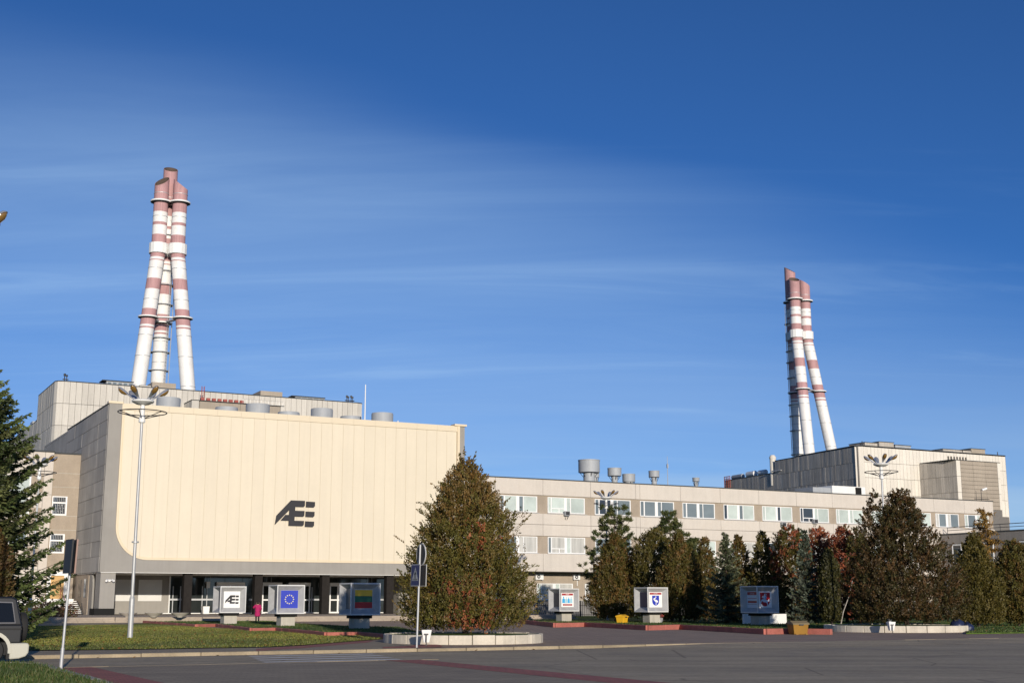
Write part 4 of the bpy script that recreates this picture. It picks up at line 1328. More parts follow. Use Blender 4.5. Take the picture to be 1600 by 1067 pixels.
def stack_cluster(label, specs, rad, zf, group, ladder):
    """specs per flue: base (x, y, z), elbow (x, y), top height, low side of the cut."""
    cx = sum(s['elbow'][0] for s in specs) / 3; cy = sum(s['elbow'][1] for s in specs) / 3
    root = empty('ventilation_stack', (cx, cy, specs[0]['base'][2]), 0, label, 'chimney', group)
    O = Vector((cx, cy, specs[0]['base'][2]))
    ZE = zf(124.8)

    def axis(s, z):
        b = Vector(s['base']); e = Vector((*s['elbow'], ZE))
        if z >= ZE:
            q = e + Vector((s['elbow'][0] - cx, 0, 0)).normalized() * 0.0 + Vector((0, 0, z - ZE))
        else:
            q = b + (e - b) * ((z - b.z) / (ZE - b.z))
        return q - O
    for s in specs:
        n = 28
        zs = sorted(set([s['base'][2]] + [zf(z) for z, _ in BANDS if s['base'][2] < zf(z) < s['top'] - 6] + [ZE - 1.2, ZE, ZE + 1.2] + [s['top'] - 5.2]))
        vs, fs, mi = [], [], []
        for z in zs:
            q = axis(s, z)
            for k in range(n):
                a = 2 * PI * k / n
                vs.append((q.x + rad * math.cos(a), q.y + rad * math.sin(a), q.z))
        lo = Vector(s['low']).normalized()
        q = axis(s, s['top'])
        for k in range(n):
            a = 2 * PI * k / n
            h = -s.get('slope', .7) * rad * (1 + (math.cos(a) * lo.x + math.sin(a) * lo.y))
            vs.append((q.x + rad * math.cos(a), q.y + rad * math.sin(a), q.z + h))
        zs.append(s['top'])
        for k in range(n):                                 # inner skin
            a = 2 * PI * k / n
            h = -s.get('slope', .7) * rad * (1 + (math.cos(a) * lo.x + math.sin(a) * lo.y))
            vs.append((q.x + rad * .95 * math.cos(a), q.y + rad * .95 * math.sin(a), q.z + h))
        for k in range(n):
            a = 2 * PI * k / n
            vs.append((q.x + rad * .95 * math.cos(a), q.y + rad * .95 * math.sin(a), q.z - 14))
        rings = len(vs) // n
        for i in range(rings - 1):
            if i < len(zs) - 1:
                zm = (zs[i] + zs[i + 1]) / 2
                c = 'w'
                for zb, cc in BANDS:
                    if zf(zb) <= zm:
                        c = cc
                m = 0 if c == 'w' else 1
            elif i == len(zs) - 1:
                m = 1
            else:
                m = 2
            for k in range(n):
                k2 = (k + 1) % n
                fs.append((i * n + k, i * n + k2, (i + 1) * n + k2, (i + 1) * n + k)); mi.append(m)
        mb = MB(); mb.v, mb.f, mb.mi = vs, fs, mi
        fo = mb.build('flue', [M_stackwhite, M_stackpink, M_stackin], root, smooth=True)
        for z in SEAMS:
            zz = zf(z)
            if zz < s['base'][2] + 1 or zz > s['top'] - 5: continue
            q = axis(s, zz)
            MB().lathe([(rad, q.z - .12), (rad + .1, q.z - .1), (rad + .1, q.z + .1), (rad, q.z + .12)], 28, (q.x, q.y)).build('weld_ring', M_galv, fo)
        for z, r1, th in ((142.0, 1.15, .5), (99.4, 1.0, .45)):
            q = axis(s, zf(z))
            MB().lathe([(rad - .05, q.z), (rad + r1, q.z), (rad + r1, q.z + th), (rad - .05, q.z + th)], 28, (q.x, q.y), closed=True).build('platform', M_white, fo)
            MB().lathe([(rad + .02, q.z - .5), (rad + r1 - .15, q.z - .02), (rad + .02, q.z - .02)], 28, (q.x, q.y)).build('platform_bracket', M_darkmetal, fo)
    # clamp drum round the three flues
    zc0, zc1 = zf(123.0), zf(126.7)
    hull = []
    ctr = [axis(s, ZE) for s in specs]
    for s in specs:
        q = axis(s, ZE)
        MB().lathe([(rad + .05, zc0 - O.z), (rad + .75, zc0 - O.z), (rad + .75, zc1 - O.z), (rad + .05, zc1 - O.z)], 14, (q.x, q.y), closed=True).build('clamp_drum', M_white, root)
    bmx = MB()
    for i in range(3):
        a, b = axis(specs[i], zf(99.6)), axis(specs[(i + 1) % 3], zf(99.6))
        d = (b - a).normalized(); sd = Vector((-d.y, d.x, 0)) * .7
        A, B = a + d * (rad + .6), b - d * (rad + .6)
        bmx.prism([(A + sd)[:2], (B + sd)[:2], (B - sd)[:2], (A - sd)[:2]], 2, a.z, a.z + .4)
    bmx.build('link_walkway', M_galv, root)
    if ladder is not None:
        s = specs[ladder[0]]
        lm = MB()
        off = Vector((ladder[1], ladder[2], 0)).normalized() * (rad + .5)
        sd = Vector((-off.y, off.x, 0)).normalized() * .45
        za, zb = s['base'][2], zf(140)
        for sg in (-1, 1):
            lm.tube([axis(s, za) + off + sd * sg, axis(s, ZE) + off + sd * sg, axis(s, zb) + off + sd * sg], .09, 4)
        lm.tube([axis(s, za) + off * 1.3 + sd * 2, axis(s, ZE) + off * 1.3 + sd * 2, axis(s, zb) + off * 1.3 + sd * 2], .16, 5)
        z = za
        while z < zb:
            q = axis(s, z) + off
            lm.tube([q - sd, q + sd], .06, 4)
            z += 1.2
        lo_ = lm.build('ladder', M_galv, root)
        for z in (62, 72, 82.5, 89, 94, 106, 113, 118, 131):
            zz = zf(z)
            if zz < za: continue
            q = axis(s, zz)
            MB().lathe([(rad + .05, q.z), (rad + 1.0, q.z), (rad + 1.0, q.z + .25), (rad + .05, q.z + .25)], 18, (q.x, q.y), closed=True).build('landing', M_ventgrey, lo_)
    return root


stack_cluster('red and white triple flue chimney rising behind the cream hall', [
    dict(base=(-129.1, 442.0, 57), elbow=(-124.4, 446.6), top=150.4, low=(-.35, -.94), slope=.88),
    dict(base=(-109.4, 445.5, 57), elbow=(-118.0, 447.8), top=149.4, low=(1, -.14), slope=.80),
    dict(base=(-126.0, 459.5, 57), elbow=(-123.2, 452.7), top=156.2, low=(.35, -.94), slope=.62),
], 2.5, lambda z: 1.65 + (z - 1.65) * .988, 'triple flue chimneys of the plant', (2, .9, -.45))
stack_cluster('red and white triple flue chimney leaning over the distant block on the right', [
    dict(base=(131.4, 574.6, 52), elbow=(128.6, 581.4), top=147.2, low=(.1, -1), slope=.58),
    dict(base=(146.2, 587.1, 52), elbow=(134.1, 585.7), top=146.6, low=(1, -.08), slope=.66),
    dict(base=(130.0, 593.3, 52), elbow=(128.2, 587.8), top=153.4, low=(.75, -.66), slope=.65),
], 2.45, lambda z: (52 + (z - 57) * (121.3 - 52) / (124.8 - 57) if z < 124.8 else 121.3 + (z - 124.8) * .93) * .992, 'triple flue chimneys of the plant', (2, -.9, -.3))

# ================================================================== DISPLAY CUBES
M_cubemetal = mat('brushed_panel', (0.42, 0.42, 0.42), 0.5, var=0.12, scale=2.5, metal=0.1, streak=0.12)
M_cubeedge = mat('cube_edge', (0.62, 0.62, 0.61), 0.4, var=0.05)
M_poster = mat('poster_white', (0.80, 0.80, 0.78), 0.4, var=0.02)
M_pgrey = mat('poster_grey', (0.14, 0.13, 0.13), 0.3, var=0.15)
M_pblue = mat('flag_blue', (0.025, 0.045, 0.42), 0.45, var=0.03)
M_pyel = mat('flag_yellow', (0.80, 0.48, 0.03), 0.45, var=0.03)
M_pstar = mat('star_yellow', (0.85, 0.75, 0.35), 0.45, var=0.0)
M_pgreen = mat('flag_green', (0.01, 0.13, 0.06), 0.45, var=0.03)
M_pred = mat('flag_red', (0.42, 0.012, 0.015), 0.45, var=0.03)
M_phead = mat('poster_header', (0.33, 0.03, 0.035), 0.45, var=0.03)
M_pcyan = mat('poster_cyan', (0.05, 0.36, 0.66), 0.45, var=0.03)
M_pcyan2 = mat('poster_pale_cyan', (0.32, 0.55, 0.66), 0.45, var=0.03)
M_pnavy = mat('poster_navy', (0.02, 0.022, 0.09), 0.3, var=0.1)
M_psilver = mat('poster_silver', (0.60, 0.64, 0.70), 0.45, var=0.05)


def flat(polys, name, m, parent, face, lift):
    """Flat print on a recessed face: polygons in face coordinates (-0.5..0.5)."""
    mb = MB()
    for pl in polys:
        n = len(pl)
        vs = []
        for x, z in pl:
            if face == 'front':
                vs.append((x, -CUBE + REC - lift, CZ + z))
            else:
                vs.append((-CUBE + REC - lift, -x, CZ + z))
        mb.add(vs, [tuple(range(n))])
    return mb.build(name, m, parent)


def rect(x0, x1, z0, z1):
    return [(x0, z0), (x1, z0), (x1, z1), (x0, z1)]


def circle(cx, cz, r, n=12, rz=None):
    return [(cx + r * math.cos(2 * PI * k / n), cz + (rz or r) * math.sin(2 * PI * k / n)) for k in range(n)]


def star(cx, cz, r):
    return [(cx + (r if k % 2 == 0 else r * .42) * math.sin(PI * k / 5), cz + (r if k % 2 == 0 else r * .42) * math.cos(PI * k / 5)) for k in range(10)]


def shield(x0, x1, z0, z1):
    xm = (x0 + x1) / 2
    rx = (x1 - x0) / 2
    zc = z0 + rx * 1.1
    return [(x0, z1), (x0, zc)] + [(xm - rx * math.cos(t), zc - rx * 1.1 * math.sin(t)) for t in [k * PI / 12 for k in range(1, 12)]] + [(x1, zc), (x1, z1)]


def word(txt, size, x, z, m, parent, face, lift, name='lettering'):
    me = text_mesh(txt, size)
    for v in me.vertices:
        a, b = v.co.x + x, v.co.y + z
        v.co = (a, -CUBE + REC - lift, CZ + b) if face == 'front' else (-CUBE + REC - lift, -a, CZ + b)
    me.materials.append(m)
    o = D.objects.new(name, me); COL.objects.link(o); o.parent = parent
    return o


CUBE, REC, CZ = 1.0, 0.34, 1.93


def display_cube(u, v, dist, label, zscale=1.0, pw=.64):
    p = gz(u, v)
    d = Vector((p.x, p.y, 0)).normalized()
    q = ray(u, v); q = Vector((q.x, q.y, 0)) / q.y * dist
    root = empty('display_cube', (q.x, q.y, 0.03), ANG, label, 'display stand', 'poster cubes on concrete pedestals')
    root.scale = (.96, .96, .93)
    MB().box(-.5, .5, -.5, .5, -.05, .70).build('pedestal', M_conc, root)
    MB().box(-.62, .62, -.62, .62, .70, CZ - CUBE + .02).build('neck', M_black, root)
    h = CUBE
    rim, g = MB(), MB()
    i = pw                                               # half width of the recessed picture
    r = .06
    for face in ('front', 'left', 'right', 'back'):
        def P(x, z, dep):
            y = -h + dep
            if face == 'front': return (x, y, CZ + z)
            if face == 'left': return (y, -x, CZ + z)
            if face == 'right': return (-y, x, CZ + z)
            return (-x, -y, CZ + z)
        o4 = [(-h + r, -h + r), (h - r, -h + r), (h - r, h - r), (-h + r, h - r)]
        oo = [(-h, -h), (h, -h), (h, h), (-h, h)]
        i4 = [(-i, -i), (i, -i), (i, i), (-i, i)]
        for k in range(4):
            k2 = (k + 1) % 4
            rim.add([P(*oo[k], 0), P(*oo[k2], 0), P(*o4[k2], 0), P(*o4[k], 0)], [(0, 1, 2, 3)])
            g.add([P(*o4[k], 0), P(*o4[k2], 0), P(*i4[k2], REC), P(*i4[k], REC)], [(0, 1, 2, 3)])
        g.add([P(*i4[k], REC) for k in range(4)], [(0, 1, 2, 3)])
    rim.box(-h, h, -h, h, CZ + h, CZ + h + .02).box(-h, h, -h, h, CZ - h - .02, CZ - h)
    fr_ = rim.build('cube_rim', M_cubeedge, root)
    g.build('cube_face', M_cubemetal, root)
    return root


def poster(root, face, m=None, w=.625):
    return flat([rect(-w, w, -w, w)], 'poster', m or M_poster, root, face, .006)


c1 = display_cube(357, 972.5, 98, 'grey display cube with the black letter emblem on white, leftmost on the lawn')
p = poster(c1, 'front')
flat([[((a - 714) * .00142, (498 - b) * .00142) for a, b in pl] for pl in EMB], 'printed_emblem', M_embl, p, 'front', .011)
poster(c1, 'left', M_pgrey)
c2 = display_cube(446, 978.5, 90, 'grey display cube with a blue flag and ring of twelve gold stars')
p = poster(c2, 'front', M_pblue)
for k in range(12):
    a = 2 * PI * k / 12
    flat([star(.30 * math.sin(a), .30 * math.cos(a), .062)], 'star', M_pstar, p, 'front', .011)
p = poster(c2, 'left', M_pgrey)
flat([rect(-.3, .25, .1, .4), circle(-.05, -.25, .2)], 'faded_print', mat('faded_pink', (.22, .16, .17), .5), p, 'left', .011)
c3 = display_cube(561, 983, 81, 'shaded display cube with a yellow, green and red striped flag beside the round planter')
p = poster(c3, 'front', M_pgreen, .58)
flat([rect(-.58, .58, .19, .58)], 'yellow_stripe', M_pyel, p, 'front', .011)
flat([rect(-.58, .58, -.58, -.20)], 'red_stripe', M_pred, p, 'front', .011)
p = poster(c3, 'left', M_pgrey)
flat([circle(.12, 0, .17)], 'round_print', mat('dull_yellow', (.25, .19, .08), .5), p, 'left', .011)
c4 = display_cube(881, 969, 114, 'silver display cube with a poster of blue people in front of the black fence')
p = poster(c4, 'front')
flat([rect(-.575, .575, .40, .575)], 'header', M_phead, p, 'front', .011)
word('MIAN', .14, 0, .48, M_poster, p, 'front', .016)
for (x, s, c) in ((-.40, 1.15, M_pcyan), (-.12, .9, M_pcyan2), (.12, .85, M_pcyan), (.38, 1.0, M_pcyan2)):
    fig = [circle(x, -.0 + .21 * s, .06 * s, 10), [(x - .13 * s, -.28), (x + .13 * s, -.28), (x + .12 * s, .06), (x + .04, .14 * s), (x - .04, .14 * s), (x - .12 * s, .06)]]
    flat(fig, 'printed_figure', c, p, 'front', .011)
flat([rect(-.48, .48, -.52, -.36)], 'label_bar', M_phead, p, 'front', .011)
flat([rect(-.40, .40, -.45, -.43)], 'label_line', M_poster, p, 'front', .016)
poster(c4, 'left', M_pgrey)
c5 = display_cube(1018, 974, 105, 'silver display cube with a white crane on a blue shield, before the thujas')
p = poster(c5, 'front')
flat([rect(-.575, .575, .42, .575)], 'header', M_phead, p, 'front', .011)
word('VISAGINAS', .085, 0, .495, M_poster, p, 'front', .016)
flat([shield(-.34, .34, -.48, .34)], 'shield', M_pblue, p, 'front', .011)
crane = [(-.02, .28), (.03, .30), (.06, .24), (.05, .16), (-.02, .10), (-.10, .06), (-.12, .02), (-.02, .02), (.10, -.02), (.20, -.09), (.24, -.16), (.18, -.24), (.10, -.20),
         (.0, -.18), (-.12, -.10), (-.20, .0), (-.22, .08), (-.16, .14), (-.04, .16), (.0, .20), (.0, .24)]
flat([crane, [(.0, -.18), (.03, -.19), (.02, -.42), (-.01, -.42)], [(.07, -.19), (.10, -.2), (.06, -.42), (.035, -.42)]], 'printed_crane', M_poster, p, 'front', .016)
p = poster(c5, 'left', M_pnavy)
c6 = display_cube(1188, 975.5, 96, 'shaded display cube with a white knight on a red shield')
p = poster(c6, 'front', None, .60)
flat([shield(-.46, .46, -.52, .52)], 'shield', M_pred, p, 'front', .011)
knight = [[(-.40, -.10), (-.30, .02), (-.05, .04), (.12, -.02), (.26, -.08), (.32, .04), (.42, -.04), (.40, -.14), (.30, -.16), (.22, -.22), (.26, -.34), (.20, -.46), (.15, -.44), (.18, -.32), (.08, -.22),
           (-.14, -.20), (-.24, -.12), (-.32, -.14), (-.38, -.26), (-.44, -.24)],
          [(-.16, .06), (.06, .04), (.10, .22), (.02, .34), (-.10, .33), (-.17, .22)], circle(-.02, .38, .06, 8), [(-.30, .12), (-.24, .28), (-.18, .28), (-.2, .1)], [(.10, .24), (.16, .42), (-.02, .46), (-.02, .44), (.13, .41), (.06, .24)]]
flat(knight, 'printed_knight', M_psilver, p, 'front', .016)
flat([circle(.06, .16, .07, 8, .09)], 'printed_shield', M_pcyan, p, 'front', .021)
p = poster(c6, 'left', M_psilver)
flat([rect(-.575, .575, .34, .575)], 'header', M_phead, p, 'left', .011)
word('LIETUVA', .13, 0, .44, M_psilver, p, 'left', .016)
for (z0_, z1_, m) in ((.06, .10, M_phead), (-.26, -.12, M_phead), (-.38, -.35, M_pgrey), (-.12, -.09, M_pgrey)):
    flat([rect(-.53, .53, z0_, z1_)], 'print_bar', m, p, 'left', .011)
# low white blocks beside the knight cube
wb = empty('concrete_block_bench', gz(1214, 975.0), ANG, 'white concrete slab standing right behind the knight cube pedestal', 'concrete slab')
wb.location = Vector((ray(1214, 975).x / ray(1214, 975).y * 100, 100, 0))
MB().box(-.9, .85, -.1, .1, 0, .78).build('slab', M_white, wb)
wb2 = empty('concrete_block_bench', (0, 0, 0), ANG, 'white concrete slab half hidden by spruce twigs left of the knight cube', 'concrete slab')
wb2.location = Vector((ray(1170, 975).x / ray(1170, 975).y * 100, 100, 0))
MB().box(-.5, .45, -.1, .1, 0, .78).build('slab', M_white, wb2)

# ================================================================== LAMP POSTS
lampost = empty('street_lamp', (0, 0, 0), 0, 'tall steel lamp post with six lamp heads standing on the near lawn', 'street lamp', 'six headed lamp posts around the plaza')
MB().tube([(0, 0, -.1), (0, 0, 1.78)], [.125, .12], 14).lathe([(.12, 1.78), (.075, 1.92)], 14).build('pole_base', M_galv, lampost, smooth=True)
MB().tube([(0, 0, 1.85), (0, 0, 10.2)], [.078, .062], 12).lathe([(.08, 4.35), (.16, 4.36), (.16, 4.43), (.08, 4.44)], 10).build('pole', M_galv, lampost, smooth=True)
MB().tube([(0, 0, 10.05), (0, 0, 11.0)], [.105, .105], 12).lathe([(.07, 10.0), (.15, 10.02), (.15, 10.25), (.10, 10.3)], 12).build('pole_top', M_white, lampost, smooth=True)
hr = MB()
n = 36
hr.tube([(1.13 * math.cos(2 * PI * k / n), 1.13 * math.sin(2 * PI * k / n), 10.5) for k in range(n + 1)], .026, 6, cap=False)
ring = hr.build('hoop', M_darkmetal, lampost)
sp = MB()
for k in range(6):
    a = k * PI / 3 + .45
    sp.tube([(.15 * math.cos(a), .15 * math.sin(a), 10.22), (1.13 * math.cos(a), 1.13 * math.sin(a), 10.5)], .02, 5)
sp.build('hoop_spoke', M_darkmetal, lampost)
MB().lathe([(.02, 10.84), (.3, 10.88), (.52, 11.0), (.53, 11.06), (.45, 11.1), (.02, 11.12)], 24).build('dish', M_white, lampost, smooth=True)
hm = MB()
for i, (rr0, zz) in enumerate(((0.0, 0),)):
    pass


def head_mesh():
    m = MB()
    # housing: a tapering shell along +x tilted upward by its rotation
    sec = [(.0, .05, .05), (.25, .06, .06), (.55, .10, .08), (.8, .15, .11), (1.05, .155, .115), (1.22, .12, .09), (1.3, .03, .03)]
    n = 10
    vs, fs = [], []
    for x, w, h in sec:
        for k in range(n):
            a = PI * k / (n - 1)
            vs.append((x, w * math.cos(a), h * math.sin(a)))
    for i in range(len(sec) - 1):
        for k in range(n):
            k2 = (k + 1) % n
            fs.append((i * n + k, i * n + k2, (i + 1) * n + k2, (i + 1) * n + k))
    fs.append(tuple(range(n))); fs.append(tuple(range((len(sec) - 1) * n, len(sec) * n)))
    m.add(vs, fs)
    return m


def bowl_mesh():
    m = MB()
    sec = [(.62, .02, .01), (.7, .10, .07), (.9, .145, .13), (1.08, .14, .12), (1.2, .10, .07), (1.27, .02, .01)]
    n = 10
    vs, fs = [], []
    for x, w, h in sec:
        for k in range(n):
            a = -PI * k / (n - 1)
            vs.append((x, w * math.cos(a), h * math.sin(a) - .005))
    for i in range(len(sec) - 1):
        for k in range(n):
            k2 = (k + 1) % n
            fs.append((i * n + k, i * n + k2, (i + 1) * n + k2, (i + 1) * n + k))
    m.add(vs, fs)
    return m


M_head = mat('lamp_housing', (0.50, 0.52, 0.55), 0.25, var=0.1, scale=4, metal=0.6)
h0 = head_mesh().build('lamp_head', M_head, lampost, smooth=True)
b0 = bowl_mesh().build('lamp_glass', M_amber, h0, smooth=True)
for k in range(6):
    if k == 0:
        h = h0
    else:
        h = inst(h0, lampost)
        inst(b0, h)
    a = k * PI / 3 + .12
    h.location = (.34 * math.cos(a), .34 * math.sin(a), 11.03)
    h.scale = (.80, .95, .95)
    h.rotation_euler = Matrix.Rotation(a, 4, 'Z').to_euler()
    h.rotation_euler = (Matrix.Rotation(a, 4, 'Z') @ Matrix.Rotation(-R(36), 4, 'Y')).to_euler()
gl_ = gz(203, 997)
lampost.location = (gl_.x, gl_.y, 0)
lampost.rotation_euler = (0, 0, .2)


def lamp_at(u, v, Y, label, rz, z=0):
    c = copy_tree(lampost)
    q = gy(u, v, Y)
    c.location = (q.x, q.y, z)
    c.rotation_euler = (0, 0, rz)
    c['label'] = label
    return c


lamp_at(61, 750, 91.5, 'lamp post behind the spruce in front of the beige annex', .5)
lamp_at(947, 777, 121, 'lamp post rising behind the pines in front of the office block', .0)
lamp_at(1377, 737, 91.2, 'lamp post whose head shows above the big brown thuja on the right', .42)
lo5 = lamp_at(-60, 345, 33.0, 'lamp post at the left edge of which one lamp head shows against the sky', .0)
lo5.rotation_euler = (0, 0, -.12)
for ch in list(D.objects):
    if ch.parent == lo5 and ch.name.split('.')[0] in ('hoop', 'hoop_spoke'):
        D.objects.remove(ch)                        # this post carries no hoop

# ================================================================== TRAFFIC SIGNS
M_signback = mat('sign_back', (0.028, 0.027, 0.028), 0.6, var=0.15)
M_signblue = mat('sign_blue', (0.045, 0.05, 0.13), 0.6, var=0.04)  # dulled blue: the shade on the sign face is put into the colour
M_signwhite = mat('sign_white', (0.42, 0.42, 0.41), 0.45, var=0.03)  # white greyed to hold the shade of the signs in the colour


def crossing_plate(root, xo, w, z0, z1, back=False):
    """Square plate facing local -x. The white triangle with a walking figure on blue."""
    pl = MB().box(xo, xo + .025, -w / 2, w / 2, z0, z1).build('sign_plate', [M_signwhite], root)
    s = -1
    f = MB(); xx = xo - .003
    f.add([(xx, -w / 2 + .03, z0 + .03), (xx, w / 2 - .03, z0 + .03), (xx, w / 2 - .03, z1 - .03), (xx, -w / 2 + .03, z1 - .03)], [(0, 1, 2, 3)])
    f.build('sign_face', M_signback if back else M_signblue, pl)
    if not back:
        zm = (z0 + z1) / 2
        t = MB(); xx = xo - .006
        t.add([(xx, -w * .38, z0 + .20), (xx, w * .38, z0 + .20), (xx, 0, z1 - .10)], [(0, 1, 2)])
        t.build('triangle', M_signwhite, pl)
        fg = MB(); xx = xo - .009
        def P(a, b): return (xx, a * w, z0 + .2 + b * (z1 - z0 - .3))
        for poly in ([(-.02, .68), (.03, .68), (.035, .76), (.005, .79), (-.025, .76)], [(-.05, .40), (.05, .40), (.04, .65), (-.03, .65)], [(-.05, .42), (.0, .42), (-.08, .10), (-.13, .10)],
                     [(.0, .42), (.05, .42), (.12, .10), (.07, .10)], [(-.04, .62), (-.03, .56), (-.12, .42), (-.14, .46)], [(.04, .62), (.03, .56), (.10, .40), (.13, .44)]):
            fg.add([P(a, b) for a, b in poly], [tuple(range(len(poly)))])
        fg.build('walking_figure', M_black, pl)
        st_ = MB()
        for k in range(4):
            y = -.26 + k * .15
            st_.add([(xo - .0075, y * w, z0 + .21), (xo - .0075, (y + .07) * w, z0 + .21), (xo - .0075, (y + .07) * w, z0 + .27), (xo - .0075, y * w, z0 + .27)], [(0, 1, 2, 3)])
        st_.build('zebra_bars', M_black, pl)
    return pl


q = gz(651, 1011.5)
s2 = empty('traffic_sign', (q.x, q.y, 0), ANG, 'round sign seen from behind over two crossing signs, before the big thuja', 'traffic sign')
s2.rotation_euler = (R(.5), R(1.2), ANG)
MB().tube([(0, 0, -.1), (0, 0, 3.74)], .038, 10).build('pole', M_galv, s2, smooth=True)
crossing_plate(s2, -.16, .78, 2.22, 3.02)
pb = crossing_plate(s2, .10, .78, 2.22, 3.02, True)
dk = MB()
n = 28
ro = Matrix.Rotation(R(0), 4, 'Z')
vs = []
for x in (.045, .065):
    for k in range(n):
        a = 2 * PI * k / n
        vs.append(tuple(ro @ Vector((x, .40 * math.cos(a), 3.38 + .40 * math.sin(a)))))
dk.add(vs, [tuple(range(n)), tuple(range(2 * n - 1, n - 1, -1))] + [(k, (k + 1) % n, n + (k + 1) % n, n + k) for k in range(n)])
di = dk.build('round_plate', M_signback, s2)
rm = MB()
vs = []
for x in (.035, .075):
    for rr0 in (.385, .415):
        for k in range(n):
            a = 2 * PI * k / n
            vs.append(tuple(ro @ Vector((x, rr0 * math.cos(a), 3.38 + rr0 * math.sin(a)))))
fs = []
for k in range(n):
    k2 = (k + 1) % n
    fs += [(k, k2, n + k2, n + k), (2 * n + k, 2 * n + k2, 3 * n + k2, 3 * n + k), (k, k2, 2 * n + k2, 2 * n + k), (n + k, n + k2, 3 * n + k2, 3 * n + k)]
rm.add(vs, fs)
rm.build('plate_rim', M_signwhite, di)
q = gz(95, 1044.5, RZ)
s1_ = empty('traffic_sign', (q.x, q.y, RZ), ANG + R(-8), 'grey pole with two dark sign plates seen from behind beside the parked car', 'traffic sign')
s1_.rotation_euler = (R(.3), R(1.6), R(31))
MB().tube([(0, 0, -.1), (0, 0, .55)], .05, 10).tube([(0, 0, .55), (0, 0, 3.42)], .036, 10).build('pole', M_galv, s1_, smooth=True)
for (xo, rz_, yo) in ((-.085, R(0), -.02), (.07, -R(3), .05)):
    pl = MB().box(-.012, .012, -.40, .40, 2.52, 3.40)
    o = pl.build('sign_plate', M_signback, s1_, (xo, yo, 0)); o.rotation_euler = (0, 0, rz_)
    e = MB().box(-.02, .02, -.415, -.40, 2.51, 3.41).box(-.02, .02, .40, .415, 2.51, 3.41).box(-.02, .02, -.4, .4, 3.40, 3.415).box(-.02, .02, -.4, .4, 2.505, 2.52).build('plate_rim', M_signback if xo < .0 else mat('brown_edge', (.32, .2, .16), .5), o)

# ================================================================== PARKED CAR
q = gz(30, 1036, RZ)
car = empty('parked_car', (q.x, q.y, RZ), ANG, 'dark grey off-road car with cream bumper and spare wheel, parked at the left edge', 'car')
M_carbody = mat('car_paint', (0.012, 0.013, 0.016), 0.35, var=0.05, spec=0.35)
M_carcream = mat('car_cream', (0.46, 0.45, 0.38), 0.35, var=0.05, spec=0.5)
M_carglass = mat('car_glass', (0.008, 0.009, 0.010), 0.08, var=0.0, spec=0.35)
M_rubber = mat('rubber', (0.022, 0.022, 0.022), 0.8, var=0.1)
M_rim = mat('alloy', (0.45, 0.46, 0.47), 0.3, var=0.05, metal=0.7)
WX = (-.80, -3.35)
lowp = [(0.0, .58), (-.33, .58)]
for wx in WX:
    lowp += [(wx + .47 * math.cos(t), .36 + .47 * math.sin(t)) for t in [R(a) for a in range(30, 151, 15)]]
    lowp += [(wx - .5, .42)] if wx == WX[0] else [(wx - .47, .55)]
lowp += [(-4.05, .55), (-4.1, .98), (-3.95, 1.06), (-2.75, 1.10), (0.02, 1.10)]
bd_ = MB().prism(lowp, 1, 0.02, 1.73).build('body', M_carbody, car); bevel(bd_, .035, 2)
# greenhouse leaning inwards
cabs = [(0.02, 1.08), (-.16, 1.84), (-.30, 1.90), (-1.75, 1.90), (-2.1, 1.82), (-2.78, 1.08)]
vs = []
for (y, sgn) in ((.03, 1), (1.72, -1)):
    for x, z in cabs:
        vs.append((x, y + sgn * (z - 1.08) * .17, z))
n = len(cabs)
fs = [tuple(range(n)), tuple(range(2 * n - 1, n - 1, -1))] + [(k, (k + 1) % n, n + (k + 1) % n, n + k) for k in range(n)]
cb = MB().add(vs, fs).build('cabin', M_carbody, car); bevel(cb, .05, 3)


def side_pane(pts, off=-.006, name='window', m=M_carglass):
    for (y, sgn) in ((.03, 1), (1.72, -1)):
        o = MB().add([(x, y + sgn * (z - 1.08) * .17 + sgn * off, z) for x, z in pts], [tuple(range(len(pts)))]).build(name, m, car)


side_pane([(-.20, 1.17), (-.30, 1.72), (-.92, 1.74), (-.92, 1.17)], -.014)
side_pane([(-.17, 1.14), (-.275, 1.75), (-.95, 1.77), (-.95, 1.14)], -.008, 'window_trim', mat('car_trim', (.10, .10, .11), .35))
side_pane([(-1.05, 1.17), (-1.05, 1.74), (-1.72, 1.74), (-1.85, 1.17)], -.012)
side_pane([(-1.93, 1.17), (-1.80, 1.72), (-2.02, 1.70), (-2.5, 1.17)], -.012)
MB().add([(.015, .25, 1.17), (.015, 1.5, 1.17), (-.115, 1.4, 1.75), (-.115, .35, 1.75)], [(0, 1, 2, 3)]).build('rear_window', M_carglass, car)
MB().box(-3.0, .01, -.005, .02, .96, 1.0).build('side_moulding', M_rubber, car)
bp_ = [(-.29, .12), (-.02, .14), (.16, .20), (.235, .30), (.245, .52), (.20, .58), (-.29, .58)]
rbp = MB().prism(bp_, 1, -.02, 1.77).build('rear_bumper', M_carcream, car); bevel(rbp, .04, 2)
MB().prism([(-4.3, .35), (-4.3, .58), (-3.87, .62), (-3.87, .2), (-4.2, .2)], 1, -.02, 1.77).build('front_bumper', M_carcream, car)
for wx in WX:
    for (ya, yb) in ((-.035, .12), (1.63, 1.785)):
        outer = [(wx + .56 * math.cos(R(a)), .36 + .56 * math.sin(R(a))) for a in range(-8, 189, 14)]
        inn = [(wx + .46 * math.cos(R(a)), .36 + .46 * math.sin(R(a))) for a in range(-8, 189, 14)]
        fl2 = MB()
        for i in range(len(outer) - 1):
            fl2.prism([outer[i], outer[i + 1], inn[i + 1], inn[i]], 1, ya, yb)
        fl2.build('wheel_arch', M_carcream, car)
MB().box(-3.0, -1.25, -.01, .1, .40, .56).box(-3.0, -1.25, 1.65, 1.76, .40, .56).build('side_step', M_carcream, car)
